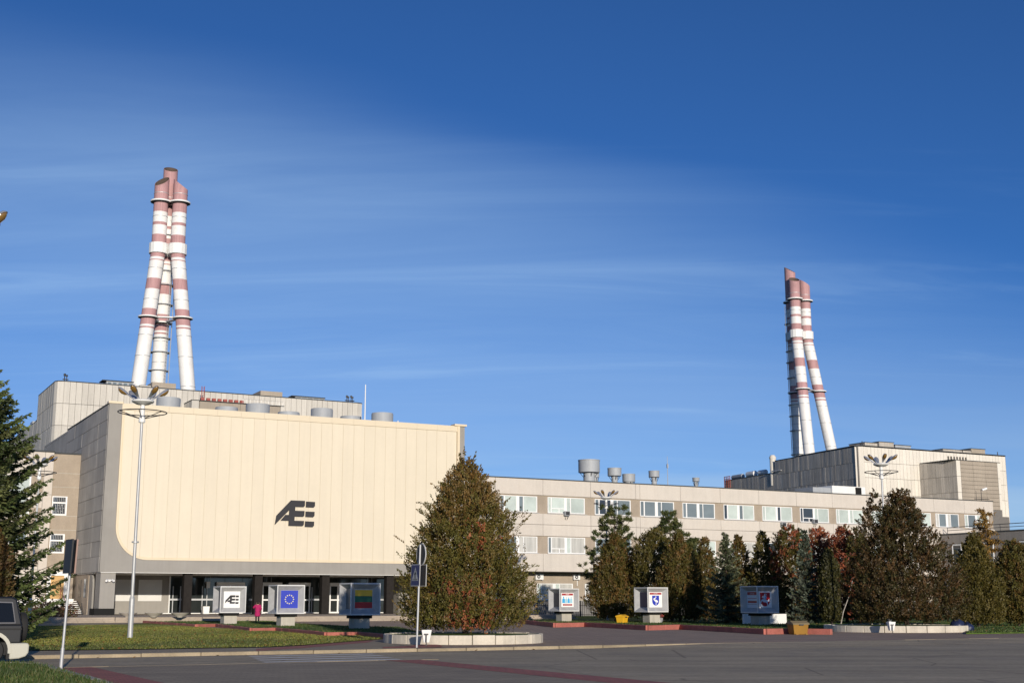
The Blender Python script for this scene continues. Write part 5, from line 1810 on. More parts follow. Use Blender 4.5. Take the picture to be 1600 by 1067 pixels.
for y in (.06, 1.66):
    MB().prism([(-.36, .12), (-.30, .12), (-.28, .52), (-.40, .52)], 1, y, y + .2).build('mud_flap', M_rubber, car)


def wheel_parts(r, w):
    t = MB().lathe([(r * .62, -w / 2), (r * .92, -w / 2), (r, -w * .3), (r, w * .3), (r * .92, w / 2), (r * .62, w / 2)], 24, closed=True)
    h = MB().lathe([(.02, -w * .32), (r * .3, -w * .34), (r * .36, -w * .2), (r * .55, -w * .25), (r * .62, -w * .42), (r * .62, w * .4)], 20)
    return t, h


t_, h_ = wheel_parts(.36, .23)
w0 = None
for wx in WX:
    for y in (.13, 1.62):
        if w0 is None:
            w0 = D.objects.new('wheel', None); COL.objects.link(w0); w0.parent = car
            ty = t_.build('tyre', M_rubber, w0, smooth=True); hb = h_.build('rim', M_rim, w0, smooth=True)
            wh = w0
        else:
            wh = D.objects.new('wheel', None); COL.objects.link(wh); wh.parent = car
            inst(ty, wh); inst(hb, wh)
        wh.location = (wx, y, .36)
        wh.rotation_euler = (-PI / 2 if y < 1 else PI / 2, 0, 0)
sw = MB().lathe([(.02, .26), (.30, .26), (.39, .23), (.43, .16), (.43, .06), (.38, .02), (.02, .02)], 28).build('spare_wheel_cover', M_rubber, car, (.0, .88, 1.02), smooth=True)
sw.rotation_euler = (0, PI / 2, 0)
for y in (.30, 1.45):
    MB().box(.0, .03, y - .09, y + .09, .66, 1.0).build('tail_lamp', M_pred, car)
MB().box(-3.8, -.2, .1, 1.65, .25, .6).build('chassis', M_rubber, car)
for y in (.1, 1.65):
    MB().box(-2.72, -2.5, (y - .2 if y < 1 else y), (y if y < 1 else y + .2), 1.12, 1.3).build('mirror', M_carbody, car)
MB().box(-4.12, -4.08, .2, .5, .68, .9).box(-4.12, -4.08, 1.25, 1.55, .68, .9).build('headlight', M_signwhite, car)

# ================================================================== PERSON
pdist = 105.0
ux = ray(402, 970)
person = empty('person', (ux.x / ux.y * pdist, pdist, 0.0), R(15), 'person in a magenta knee length coat walking away beside the white planters', 'person')


def skinned(name, pts, edges, radii, m, parent, sub=2, root=0):
    me = D.meshes.new(name)
    me.from_pydata(pts, edges, [])
    me.materials.append(m)
    o = D.objects.new(name, me); COL.objects.link(o); o.parent = parent
    md = o.modifiers.new('skin', 'SKIN'); md.use_smooth_shade = True
    if not me.skin_vertices:
        bm = bmesh.new(); bm.from_mesh(me); bm.verts.layers.skin.verify(); bm.to_mesh(me); bm.free()
    for i, sv in enumerate(me.skin_vertices[0].data):
        r_ = radii[i]
        sv.radius = (r_, r_) if not hasattr(r_, '__len__') else r_
        sv.use_root = (i == root)
    sd = o.modifiers.new('subdiv', 'SUBSURF'); sd.levels = sub; sd.render_levels = sub
    return o


M_skin = mat('skin', (0.50, 0.30, 0.22), 0.6, var=0.04)
M_trouser = mat('dark_trousers', (0.015, 0.015, 0.018), 0.85, var=0.1)
M_coat = mat('magenta_coat', (0.38, 0.012, 0.10), 0.8, var=0.08, scale=8, bump=0.2)
M_hair = mat('dark_hair', (0.02, 0.014, 0.01), 0.6, var=0.2, scale=30)
# y+ is ahead of the person; she looks away from the camera, left hand raised to the face
bp = [(0, 0, .92), (0, .01, 1.10), (0, .01, 1.30), (0, .02, 1.42), (0, .03, 1.50), (0, .05, 1.58),          # pelvis..head
      (-.09, 0, .88), (-.10, .04, .50), (-.10, .0, .09), (-.10, .13, .04),                                    # left leg
      (.09, 0, .88), (.09, -.05, .50), (.09, -.14, .12), (.09, -.03, .05),                                    # right leg, trailing
      (-.18, .01, 1.38), (-.33, .06, 1.20), (-.17, .24, 1.33), (-.13, .28, 1.38),                             # left arm, elbow out
      (.18, .01, 1.38), (.25, .02, 1.12), (.22, .16, .95), (.21, .19, .90)]
be = [(0, 1), (1, 2), (2, 3), (3, 4), (4, 5), (0, 6), (6, 7), (7, 8), (8, 9), (0, 10), (10, 11), (11, 12), (12, 13), (3, 14), (14, 15), (15, 16), (16, 17), (3, 18), (18, 19), (19, 20), (20, 21)]
br_ = [.12, .11, .12, .09, .05, .10, .085, .055, .04, .035, .085, .055, .04, .035, .055, .042, .032, .03, .055, .042, .032, .03]
hands = []
for base, dirv in ((17, Vector((.25, .45, .85)).normalized()), (21, Vector((0, .3, -.95)).normalized())):
    b = Vector(bp[base])
    side = dirv.cross(Vector((0, 1, 0))).normalized()
    for j, (off, ln) in enumerate(((-.026, .065), (-.009, .078), (.009, .082), (.026, .070))):
        a = b + side * off + dirv * .045
        c = a + dirv * ln * .6
        e = c + dirv * ln * .35 + Vector((.01, .015, 0))
        i0 = len(bp)
        bp += [tuple(a), tuple(c), tuple(e)]; br_ += [.010, .009, .007]
        be += [(base, i0), (i0, i0 + 1), (i0 + 1, i0 + 2)]
    a = b + side * -.045 + dirv * .015
    i0 = len(bp)
    bp += [tuple(a), tuple(a + dirv * .035 - side * .02)]; br_ += [.011, .008]
    be += [(base, i0), (i0, i0 + 1)]
body = skinned('body', bp, be, br_, M_skin, person)
tp = [(0, 0, .92), (-.09, 0, .86), (-.10, .04, .50), (-.10, .0, .12), (.09, 0, .86), (.09, -.05, .50), (.09, -.14, .15)]
skinned('trousers', tp, [(0, 1), (1, 2), (2, 3), (0, 4), (4, 5), (5, 6)], [.13, .10, .07, .055, .10, .07, .055], M_trouser, person)
cpz = [(0, 0, .50), (0, 0, .72), (0, .0, .95), (0, .01, 1.15), (0, .01, 1.34), (0, .02, 1.43), (-.19, .01, 1.37), (-.34, .06, 1.19), (-.19, .22, 1.31), (.19, .01, 1.37), (.27, .02, 1.12), (.235, .14, .98)]
skinned('coat', cpz, [(0, 1), (1, 2), (2, 3), (3, 4), (4, 5), (4, 6), (6, 7), (7, 8), (4, 9), (9, 10), (10, 11)],
        [(.27, .21), (.25, .19), (.225, .17), (.21, .155), (.20, .145), (.085, .08), .10, .085, .065, .10, .085, .065], M_coat, person, root=2)
hd = MB()
vs, fs = [], []
for i in range(9):
    t = PI * i / 8
    for k in range(14):
        a = 2 * PI * k / 14
        vs.append((.098 * math.sin(t) * math.cos(a), .03 + .115 * math.sin(t) * math.sin(a) - .02, 1.585 + .125 * math.cos(t)))
for i in range(8):
    for k in range(14):
        fs.append((i * 14 + k, i * 14 + (k + 1) % 14, (i + 1) * 14 + (k + 1) % 14, (i + 1) * 14 + k))
# keep the back and crown of the head: hair; the face stays open ahead
hd.add(vs, [f for f in fs if not all(vs[i][1] > .085 and vs[i][2] < 1.66 for i in f)])
hd.build('hair', M_hair, person, smooth=True)
face = MB()
face.lathe([(.004, .0), (.016, .012), (.012, .03), (.003, .05)], 8)
fo = face.build('nose', M_skin, person, (0, .13, 1.555))
MB().box(-.035, -.018, .128, .136, 1.595, 1.603).box(.018, .035, .128, .136, 1.595, 1.603).build('eye', M_black, person)
MB().box(-.022, .022, .122, .130, 1.525, 1.532).build('mouth', mat('lips', (.35, .1, .09), .5), person)
for x in (-.10, .10):
    MB().lathe([(.004, -.03), (.02, -.01), (.02, .015), (.004, .03)], 8).build('ear', M_skin, person, (x, .02, 1.57))
for (x, y) in ((-.10, .06), (.09, -.08)):
    s_ = MB().prism([(-.06, 0), (.06, 0), (.055, .05), (.03, .085), (-.05, .085)], 1, -.04, .04).build('shoe', M_black, person, (x, y, 0.02)); s_.rotation_euler = (0, 0, PI / 2)

# ================================================================== ROUND PLANTERS, BINS, BOXES


def round_planter(u, v, dist, rad, h, label, nseg=22):
    q = ray(u, v); q = Vector((q.x, q.y, 0)) / q.y * dist
    root = empty('round_planter', (q.x, q.y, 0), 0, label, 'planter', 'round concrete planters on the plaza')
    MB().lathe([(rad - .12, 0), (rad - .12, h * .86), (.3, h * .98), (.01, h)], 40).build('soil', M_grass2, root)
    for k in range(nseg):
        a0, a1 = 2 * PI * k / nseg + .004, 2 * PI * (k + 1) / nseg - .004
        out, inn_ = [], []
        for j in range(4):
            a = a0 + (a1 - a0) * j / 3
            out.append((rad * math.cos(a), rad * math.sin(a))); inn_.append(((rad - .18) * math.cos(a), (rad - .18) * math.sin(a)))
        o = MB().prism(out + inn_[::-1], 2, -.02, h + rng.uniform(-.012, .012)).build('ring_segment', mat('planter_concrete', (0.60, 0.545, 0.45), 0.9, var=.12, scale=1.2, streak=.22, rnd=.05, bump=.2, bscale=15, fine=.08, fscale=9), root)
        bevel(o, .02, 1)
    rim_ = None
    return root


pl1 = round_planter(724, 1003, 56.2, 3.33, .36, 'round pale concrete planter ring holding the big thuja')
pl2 = round_planter(1400, 991, 77.5, 4.05, .36, 'round pale concrete planter ring under the twin topped thuja on the right')


def litter_bin(u, v, dist, label):
    q = ray(u, v); q = Vector((q.x, q.y, 0)) / q.y * dist
    root = empty('litter_bin', (q.x, q.y, 0), R(8), label, 'litter bin', 'white tapered litter bins')
    a, b, h0_, h1_ = .105, .19, .14, .60
    vs = [(-a, -a, h0_), (a, -a, h0_), (a, a, h0_), (-a, a, h0_), (-b, -b, h1_), (b, -b, h1_), (b, b, h1_), (-b, b, h1_),
          (-b + .03, -b + .03, h1_), (b - .03, -b + .03, h1_), (b - .03, b - .03, h1_), (-b + .03, b - .03, h1_), (-a, -a, .25), (a, -a, .25), (a, a, .25), (-a, a, .25)]
    fs = [(0, 3, 2, 1), (0, 1, 5, 4), (1, 2, 6, 5), (2, 3, 7, 6), (3, 0, 4, 7), (4, 5, 9, 8), (5, 6, 10, 9), (6, 7, 11, 10), (7, 4, 8, 11),
          (8, 9, 13, 12), (9, 10, 14, 13), (10, 11, 15, 14), (11, 8, 12, 15), (12, 13, 14, 15)]
    MB().add(vs, fs).build('bucket', M_white, root)
    MB().tube([(-.02, -.215, 0), (-.02, -.215, .44)], .024, 6).build('post', M_darkmetal, root)
    MB().box(-.10, .06, -.24, -.19, .42, .47).build('bracket', M_darkmetal, root)
    return root


litter_bin(666, 1004, 51.5, 'white tapered litter bin in front of the planter with the big thuja')
litter_bin(1393, 991, 72.5, 'white tapered litter bin in front of the right hand planter')

M_yel = mat('yellow_plastic', (0.72, 0.40, 0.02), 0.5, var=0.06)
M_mustard_shaded = mat('mustard_plastic_shaded', (0.27, 0.135, 0.012), 0.5, var=0.12, scale=2)  # darkened base colour: the shade on this box is painted in


def grit_box(u, v, dist, w, d_, h, m, label, lid, rz):
    q = ray(u, v); q = Vector((q.x, q.y, 0)) / q.y * dist
    root = empty('grit_box', (q.x, q.y, .03), rz, label, 'grit box')
    b = .85
    vs = [(-w * b, -d_ * b, 0), (w * b, -d_ * b, 0), (w * b, d_ * b, 0), (-w * b, d_ * b, 0), (-w, -d_, h), (w, -d_, h), (w, d_, h), (-w, d_, h)]
    o = MB().add(vs, [(0, 3, 2, 1), (0, 1, 5, 4), (1, 2, 6, 5), (2, 3, 7, 6), (3, 0, 4, 7), (4, 5, 6, 7)]).build('box', m, root); bevel(o, .03, 2)
    ld_ = [(-d_ - .04, h), (d_ + .04, h), (d_ + .02, h + .10), (-d_ * .2, h + .20), (-d_ - .04, h + .06)]
    o = MB().prism(ld_, 0, -w - .04, w + .04).build('lid', lid, root); bevel(o, .02, 2)
    MB().box(-.12, .12, -d_ - .07, -d_ - .03, h - .04, h + .03).build('latch', M_darkmetal, root)
    for x in (-w * .7, w * .55):
        MB().box(x, x + .14, -d_ - .01, d_ * .9, -.02, .05).build('foot', m, root)
    return root


gb1 = grit_box(972, 972, 104.5, .40, .33, .47, M_yel, 'bright yellow grit box on the grass before the thujas', M_yel, ANG + R(28))
gb2 = grit_box(1247, 990, 69.8, .44, .36, .50, M_mustard_shaded, 'shaded mustard grit box on the plaza at the end of the red edging', mat('box_lid', (.22, .17, .09), .6), ANG - R(12))
gb2.location.z = 0.0
q = ray(1503, 980); q = Vector((q.x, q.y, 0)) / q.y * 76
bag = empty('rubbish_bags', (q.x, q.y, .05), 0, 'dark blue rubbish bags on the grass at the right planter', 'rubbish bags')
M_bag = mat('blue_bag', (0.02, 0.028, 0.07), 0.35, var=0.3, scale=6, bump=0.6, bscale=10)
for (x, y, r_, h_2) in ((-.25, 0, .45, .75), (.25, -.15, .38, .5)):
    prof = [(.05, 0), (r_ * .9, .02), (r_, h_2 * .35), (r_ * .8, h_2 * .65), (r_ * .3, h_2 * .85), (.06, h_2 * .9), (.12, h_2)]
    mb = MB().lathe(prof, 14, (x, y))
    mb.v = [(a + rng.uniform(-.03, .03), b + rng.uniform(-.03, .03), c + rng.uniform(-.02, .02)) for a, b, c in mb.v]
    mb.build('bag', M_bag, bag, smooth=True)
q = ray(1031, 973); q = Vector((q.x, q.y, 0)) / q.y * 107
hy = empty('hydrant', (q.x, q.y, .05), 0, 'small red and white hydrant beside the pedestal of the crane cube', 'hydrant')
MB().lathe([(.2, 0), (.2, .08), (.26, .1), (.26, .34), (.2, .38)], 12).build('hydrant_base', M_white, hy, smooth=True)
MB().lathe([(.2, .38), (.25, .42), (.25, .6), (.18, .72), (.02, .76)], 12).build('hydrant_cap', M_red, hy, smooth=True)
MB().tube([(-.34, 0, .52), (.34, 0, .52)], .07, 8).build('hydrant_outlet', M_red, hy)

# shallow concrete bowls on the terrace
for (u, lab) in ((200, 'shallow concrete flower bowl on the terrace, behind the tall lamp post'), (240, 'shallow concrete flower bowl on the terrace, middle one of three'), (281, 'shallow concrete flower bowl on the terrace, nearest the glass entrance')):
    q = ray(u, 962); q = Vector((q.x, q.y, 0)) / q.y * 109.5
    bl = empty('flower_bowl', (q.x, q.y, TZ), 0, lab, 'planter bowl', 'concrete bowls on the terrace')
    MB().lathe([(.02, .0), (.22, .0), (.25, .06), (.55, .2), (.76, .36), (.72, .37), (.5, .26), (.02, .22)], 18)  .build('bowl', M_bowl, bl, smooth=True)
    MB().lathe([(.62, .30), (.3, .33), (.02, .34)], 14).build('soil', M_earth, bl)
for (s, t, lab) in ((17.6, 7.0, 'white square planter left of the person in magenta'), (19.2, 7.0, 'white square planter right of the person in magenta'), (12.6, 9.5, 'white square planter behind the emblem cube'), (31.2, 7.5, 'white square planter by the last dark pillar')):
    q = L2W(s, t, TZ)
    pt_ = empty('square_planter', q, ANG, lab, 'planter', 'white square planters at the entrance')
    MB().prism([(-.30, 0), (.30, 0), (.35, .78), (-.35, .78)], 1, -.33, .33).build('tub', M_winwhite, pt_)
    MB().box(-.31, .31, -.3, .3, .781, .80).build('soil', M_earth, pt_)

# ================================================================== METAL FENCE BEFORE THE OFFICE
fa, fb_ = gz(770, 964.2), gz(960, 963.6)
fen = empty('metal_fence', (fa.x, fa.y, 0), math.atan2((fb_ - fa).y, (fb_ - fa).x), 'black metal picket fence in front of the office plinth', 'fence')
fl_len = (fb_ - fa).length
FH = 1.62
pst = MB().box(-.05, .05, -.05, .05, -.05, FH + .18).build('post', M_black, fen)
npost = int(fl_len / 2.5)
for i in range(1, npost + 1):
    inst(pst, fen, (i * 2.5, 0, 0))
for z in (.25, 1.25):
    MB().box(0, npost * 2.5, -.02, .02, z, z + .05).build('rail', M_black, fen)
pk = MB().box(-.016, .016, -.05, -.02, .05, FH).add([(-.03, -.035, FH), (.03, -.035, FH), (0, -.035, FH + .12)], [(0, 1, 2)]).build('picket', M_black, fen, (.25, 0, 0))
for i in range(1, int(npost * 2.5 / .25) - 1):
    inst(pk, fen, (.25 + i * .25, 0, 0))

# ================================================================== TREES


def nz1(a, b, ph):
    """cheap smooth noise for crown outlines"""
    return (np.sin(a * 2.0 + ph[0] + b * 1.3) + np.sin(a * 3.0 + ph[1] - b * 2.3) * .7 + np.sin(a * 5.0 + ph[2] + b * 4.1) * .5 + np.sin(b * 7.0 + ph[3] + a) * .5) / 2.7


GREEN = [(0.120, 0.100, 0.020), (0.150, 0.115, 0.025), (0.092, 0.085, 0.018), (0.13, 0.120, 0.025)]
BROWN = [(0.19, 0.115, 0.032), (0.215, 0.125, 0.036), (0.145, 0.095, 0.028), (0.165, 0.12, 0.034)]
COPPER = [(0.34, 0.095, 0.045), (0.27, 0.078, 0.038), (0.38, 0.125, 0.05)]
OLIVE = [(0.135, 0.112, 0.022), (0.155, 0.122, 0.026), (0.10, 0.09, 0.018)]


def cypress_crown(name, parent, h, rad, prof, seed, n_spray, n_leaf, leaf, pal, patch=None, spread=.42, upright=.75, gap=.25, z0=.02, lump=.16):
    """A crown of many flat sprays. prof: list of (height share, radius share)."""
    r = np.random.default_rng(seed)
    ph = r.uniform(0, 6.28, 4)
    pz = np.array([p[0] for p in prof]); pr = np.array([p[1] for p in prof])
    # heights weighted by the radius there
    zz = r.uniform(z0, 1, n_spray * 4)
    rr = np.interp(zz, pz, pr)
    keep = r.uniform(0, pr.max(), len(zz)) < (rr + .06)
    zz = zz[keep][:n_spray]; rr = rr[keep][:n_spray]
    n = len(zz)
    th = r.uniform(0, 2 * PI, n)
    lumpv = 1 + lump * nz1(th, zz * 6, ph)
    # a few hollows where the background shows through
    hol = nz1(th * 1.5 + 2, zz * 11, ph[::-1])
    f = np.sqrt(r.uniform(.16, 1.0, n)) * np.where(hol < -.45, 1 - gap, 1)
    R_ = rad * rr * lumpv * f
    C0 = np.stack([R_ * np.cos(th), R_ * np.sin(th), zz * h], 1)
    outd = np.stack([np.cos(th), np.sin(th), np.zeros(n)], 1)
    up = np.array([0, 0, 1.0])
    d = outd * (1 - upright * .55) * r.uniform(.5, 1.3, (n, 1)) + up * upright + r.normal(0, .22, (n, 3))
    d /= np.linalg.norm(d, axis=1)[:, None]
    w = np.cross(d, outd + r.normal(0, .5, (n, 3)))
    w /= np.linalg.norm(w, axis=1)[:, None] + 1e-9
    L = spread * r.uniform(.6, 1.35, n) * (0.55 + .45 * np.clip(rr, 0, 1))
    base = np.array(pal)
    ci = r.integers(0, len(base), n)
    col = base[ci] * r.uniform(.80, 1.22, (n, 1))
    if patch is not None:
        col = patch(C0, col, r)
    N = n * n_leaf
    idx = np.repeat(np.arange(n), n_leaf)
    t = r.uniform(0, 1, N)
    side = r.uniform(-1, 1, N) * (1 - t * .75) * .5
    P = C0[idx] + d[idx] * (t * L[idx])[:, None] + w[idx] * (side * L[idx])[:, None] + r.normal(0, .035, (N, 3)) * leaf * 4
    ld = d[idx] + w[idx] * side[:, None] * 1.2 + r.normal(0, .35, (N, 3))
    ld /= np.linalg.norm(ld, axis=1)[:, None]
    nrm = outd[idx] * .9 + up * .35 + r.normal(0, .38, (N, 3))
    lw = np.cross(ld, nrm)
    lw /= np.linalg.norm(lw, axis=1)[:, None] + 1e-9
    ll = leaf * r.uniform(.7, 1.4, N)[:, None]
    lww = leaf * .36 * r.uniform(.7, 1.3, N)[:, None]
    V = np.stack([P - lw * lww * .6, P + ld * ll * .5 - lw * lww, P + ld * ll, P + ld * ll * .5 + lw * lww], 1)
    C = col[idx] * r.uniform(.86, 1.16, (N, 1))
    return cards(name, V, C, LEAF, parent)


def trunk(parent, h, r0, seed, m=M_bark, limbs=10, rad=1.0, lean=0.0):
    r = np.random.default_rng(seed)
    mb = MB()
    pts = [(lean * z * .3 + r.normal(0, .02), r.normal(0, .02), z) for z in np.linspace(-.1, h, 7)]
    mb.tube(pts, list(np.linspace(r0, r0 * .15, 7)), 8)
    o = mb.build('trunk', m, parent)
    lb = MB()
    for k in range(limbs):
        z = h * r.uniform(.08, .8); a = r.uniform(0, 6.28); L = rad * (1 - z / h) * .7 + .2
        lb.tube([(0, 0, z), (L * .5 * math.cos(a), L * .5 * math.sin(a), z + L * .45), (L * math.cos(a), L * math.sin(a), z + L * 1.0)], [r0 * .3, r0 * .2, r0 * .06], 5)
    if limbs:
        lb.build('limb', m, parent)
    return o


def base_at(u, dist, z=0.03):
    q = ray(u, 966)
    return Vector((q.x / q.y * dist, dist, z))


def top_h(u, v, dist):
    return gy(u, v, dist).z


PROF_FAT = [(0, .62), (.06, .86), (.16, 1.0), (.30, .97), (.45, .86), (.6, .70), (.75, .50), (.87, .31), (.95, .15), (1, .03)]
PROF_CONE = [(0, .75), (.08, .95), (.2, 1.0), (.4, .86), (.6, .64), (.78, .40), (.9, .2), (1, .03)]
PROF_COL = [(0, .8), (.1, .95), (.4, 1.0), (.7, .9), (.88, .6), (1, .08)]


def patch_copper(lo, hi, amount, cols=COPPER, ang=None):
    def f(C0, col, r):
        z = C0[:, 2]
        a = np.arctan2(C0[:, 1], C0[:, 0])
        blob = nz1(a * 1.0, z * 1.1, [1.0, 2.0, .5, 3.0])
        m = (z > lo) & (z < hi) & (r.uniform(0, 1, len(z)) < amount) & (blob > -.12)
        cc = np.array(cols)[r.integers(0, len(cols), len(z))] * r.uniform(.8, 1.2, (len(z), 1))
        out = col.copy(); out[m] = cc[m]
        return out
    return f


def patch_big(C0, col, r):
    z = C0[:, 2]; out = col.copy()
    br = np.array(BROWN)[r.integers(0, 4, len(z))] * r.uniform(.8, 1.25, (len(z), 1))
    g = r.uniform(0, 1, len(z)) < np.clip((z - 2.5) / 4.2, .22, .95)
    out[g] = br[g]
    cp = np.array(COPPER)[r.integers(0, 3, len(z))] * r.uniform(.75, 1.15, (len(z), 1))
    d1 = np.hypot(C0[:, 0] - .2, (z - 1.2) * 1.1) < 1.35
    d2 = np.hypot(C0[:, 0] - .5, (z - 3.9) * 1.3) < .8
    m = (C0[:, 1] < -.3) & ((d1 & (r.uniform(0, 1, len(z)) < .27)) | (d2 & (r.uniform(0, 1, len(z)) < .16)))
    out[m] = cp[m]
    return out


def thuja(u, dist, vtop, halfw, label, seed, pal, prof=PROF_CONE, n=900, nl=11, leaf=.17, patch=None, group=None, z=0.05, name='thuja_tree', base=None, spread=.55, upright=.8, gap=.25, lump=.16, cat='tree'):
    b = base if base is not None else base_at(u, dist, z)
    h = top_h(u, vtop, b.y) - b.z
    rad = halfw * b.y / 2090.0
    root = empty(name, b, 0, label, cat, group)
    trunk(root, h * .8, .05 + h * .012, seed, limbs=6, rad=rad)
    if group:
        pal = [(c[0] * .80, c[1] * .78, c[2] * .78) for c in pal]  # row palette dimmed: the weaker light on these trees is in the colour
    cypress_crown('crown', root, h, rad, prof, seed, n, nl, leaf, pal, patch, spread, upright, gap, lump=lump)
    return root


# the two large ones in the planters
def spires(parent, n, h0, h1, r0, seed, leaf, pal, length=1.1):
    """thin upright leaders that stand out of a crown"""
    r = np.random.default_rng(seed)
    A, C = [], []
    for k in range(n):
        a = r.uniform(0, 6.28); t = r.uniform(0, 1); z = h0 + (h1 - h0) * t; rr = r0 * (1 - t * .85) * r.uniform(.75, 1.08)
        p = np.array([rr * math.cos(a), rr * math.sin(a), z]); L = length * r.uniform(.5, 1.2)
        d = np.array([math.cos(a) * .28, math.sin(a) * .28, 1.0]) + r.normal(0, .1, 3); d /= np.linalg.norm(d)
        m = int(46 * L)
        tt = r.uniform(0, 1, m)
        P = p + np.outer(tt * L, d) + r.normal(0, .075, (m, 3)) * (1.1 - tt)[:, None]
        ld = d + r.normal(0, .45, (m, 3)); ld /= np.linalg.norm(ld, axis=1)[:, None]
        w = np.cross(ld, r.normal(0, 1, (m, 3))); w /= np.linalg.norm(w, axis=1)[:, None]
        l_ = leaf * r.uniform(.6, 1.2, (m, 1))
        A.append(np.stack([P, P + ld * l_ * .5 - w * l_ * .3, P + ld * l_, P + ld * l_ * .5 + w * l_ * .3], 1))
        C.append(np.array(pal)[r.integers(0, len(pal), m)] * r.uniform(.7, 1.25, (m, 1)))
    return cards('leader_shoots', np.concatenate(A), np.concatenate(C), LEAF, parent)


PROF_BIG = [(0, .60), (.05, .86), (.14, 1.0), (.26, .99), (.38, .90), (.5, .79), (.62, .68), (.74, .52), (.84, .36), (.92, .20), (.97, .09), (1, .02)]
b1 = base_at(727, 56.4, .3)
big = thuja(727, 56.4, 722, 97, 'big brown green thuja with rusty patches in the near round planter', 11, GREEN, PROF_BIG, 3400, 34, .074, patch_big, base=b1, spread=.50, upright=.72, gap=.55, lump=.17)
cypress_crown('side_branches', big, 6.2, 3.0, [(0, .7), (.2, 1.0), (.5, .90), (.8, .62), (1, .2)], 12, 440, 32, .074, GREEN + BROWN[2:], None, .60, .55, .2, lump=.25)
spires(big, 60, 3.4, 6.9, 1.75, 13, .10, BROWN + GREEN, .95)
b2 = base_at(1417, 78.0, .3)
GDK = [(c[0] * .46, c[1] * .44, c[2] * .6) for c in GREEN]  # palettes darkened: the dimmer light on the right thuja is put into the colour
BDK = [(c[0] * .52, c[1] * .48, c[2] * .58) for c in BROWN]
big2 = thuja(1412, 78.0, 768, 94, 'big brown thuja with two tops in the right hand planter', 21, BDK + GDK, [(0, .62), (.05, .88), (.16, 1.0), (.28, .97), (.40, .85), (.5, .72), (.62, .56), (.74, .40), (.84, .27), (.92, .16), (1, .03)], 2700, 30, .095, None, base=b2, spread=.55, upright=.70, gap=.6, lump=.22)
h2 = top_h(1380, 770, 78) - .3
o2 = cypress_crown('second_top', big2, h2, 1.5, [(0, .9), (.3, 1.0), (.55, .95), (.75, .58), (.9, .26), (1, .04)], 22, 620, 30, .095, BDK + GDK, None, .5, .75, .5, lump=.25)
o2.location = (-1.55, -.35, 0)
spires(big2, 60, 3.4, 7.2, 1.9, 23, .12, BDK + GDK, 1.0)
GRP = 'conifers along the office front'
NL = 28
thuja(964, 115, 838, 44, 'broad olive brown thuja behind the yellow grit box', 31, OLIVE + BROWN[:2] + GREEN[:1], PROF_BIG, 1700, NL, .118, group=GRP, spread=.7)
thuja(1024, 113, 830, 34, 'thuja with a forked tip standing behind the crane cube', 32, OLIVE + GREEN, PROF_COL, 1200, NL, .118, group=GRP, spread=.7)
thuja(1062, 109, 836, 38, 'wide thuja right of the crane cube, its skirt reaching the grass', 33, OLIVE + GREEN + BROWN[:2], PROF_BIG, 1500, NL, .118, group=GRP, spread=.7)
thuja(1104, 112, 842, 27, 'slim brownish thuja between the crane cube and the grey spruce', 34, BROWN + OLIVE, PROF_CONE, 900, NL, .118, group=GRP, spread=.55)
thuja(1157, 111, 838, 29, 'brown tipped thuja just right of the small grey spruce', 35, BROWN + OLIVE, PROF_CONE, 1000, NL, .118, group=GRP, spread=.55)
thuja(1196, 109, 833, 29, 'plain green pointed thuja above the knight cube', 36, GREEN + OLIVE[:1], PROF_CONE, 1000, NL, .118, group=GRP, spread=.55)
thuja(1238, 107, 823, 31, 'dark green thuja with a domed top right of the knight cube', 37, GREEN + BROWN[:1], PROF_COL, 1100, NL, .118, patch_copper(3, 9, .45), group=GRP, spread=.55)
thuja(1283, 110, 826, 28, 'thuja flushed rusty red behind the dark columnar cypress', 38, BROWN[:2] + COPPER[:1], PROF_COL, 1000, NL, .118, patch_copper(.5, 7.5, 1.0), group=GRP, spread=.55)
thuja(1299, 99, 862, 15, 'narrow dark columnar cypress in front of the rusty trees', 39, [(0.05, 0.05, .012), (0.085, 0.08, 0.016), (0.032, 0.036, .010)], PROF_COL, 900, NL, .13, group=GRP, spread=.5, upright=1.3, name='cypress_tree')
thuja(1324, 106, 825, 26, 'copper red leaved tree with a leaning pale stem beside the big right thuja', 40, BROWN[:2] + COPPER, PROF_COL, 1100, NL, .118, patch_copper(1.5, 6.8, 1.0), group=GRP, spread=.5)
bs = base_at(1313, 100)
birch = empty('birch_stem', bs, 0, 'thin leaning pale birch stem under the copper red tree', 'tree')
MB().tube([(0, 0, -.1), (.25, 0, .9), (.75, 0, 2.1), (1.1, 0, 3.4)], [.042, .038, .032, .02], 6).build('trunk', M_birch, birch)
cypress_crown('crown', birch, 5.2, .7, [(0, 0), (.45, .1), (.6, .9), (.8, 1), (1, .2)], 77, 60, 10, .16, COPPER, None, .4, .3).location = (.9, 0, 0)
thuja(1345, 104, 828, 16, 'dark thuja squeezed against the left side of the big right thuja', 41, GREEN, PROF_COL, 800, 24, .118, group=GRP, spread=.5)
thuja(1528, 88, 838, 40, 'olive green rounded thuja right of the big planter', 42, OLIVE + GREEN[:1], PROF_BIG, 1600, NL, .108, group=GRP, spread=.6)
thuja(1592, 90, 850, 28, 'dark thuja at the right edge of the grass', 43, GREEN + BROWN[:1], PROF_COL, 1200, NL, .108, group=GRP, spread=.6)
thuja(-22, 52, 830, 30, 'rusty brown thuja at the left edge beside the spruce', 45, BDK + [(0.13, 0.085, 0.022), (0.09, .075, .02)], PROF_COL, 1400, 18, .09, spread=.4)


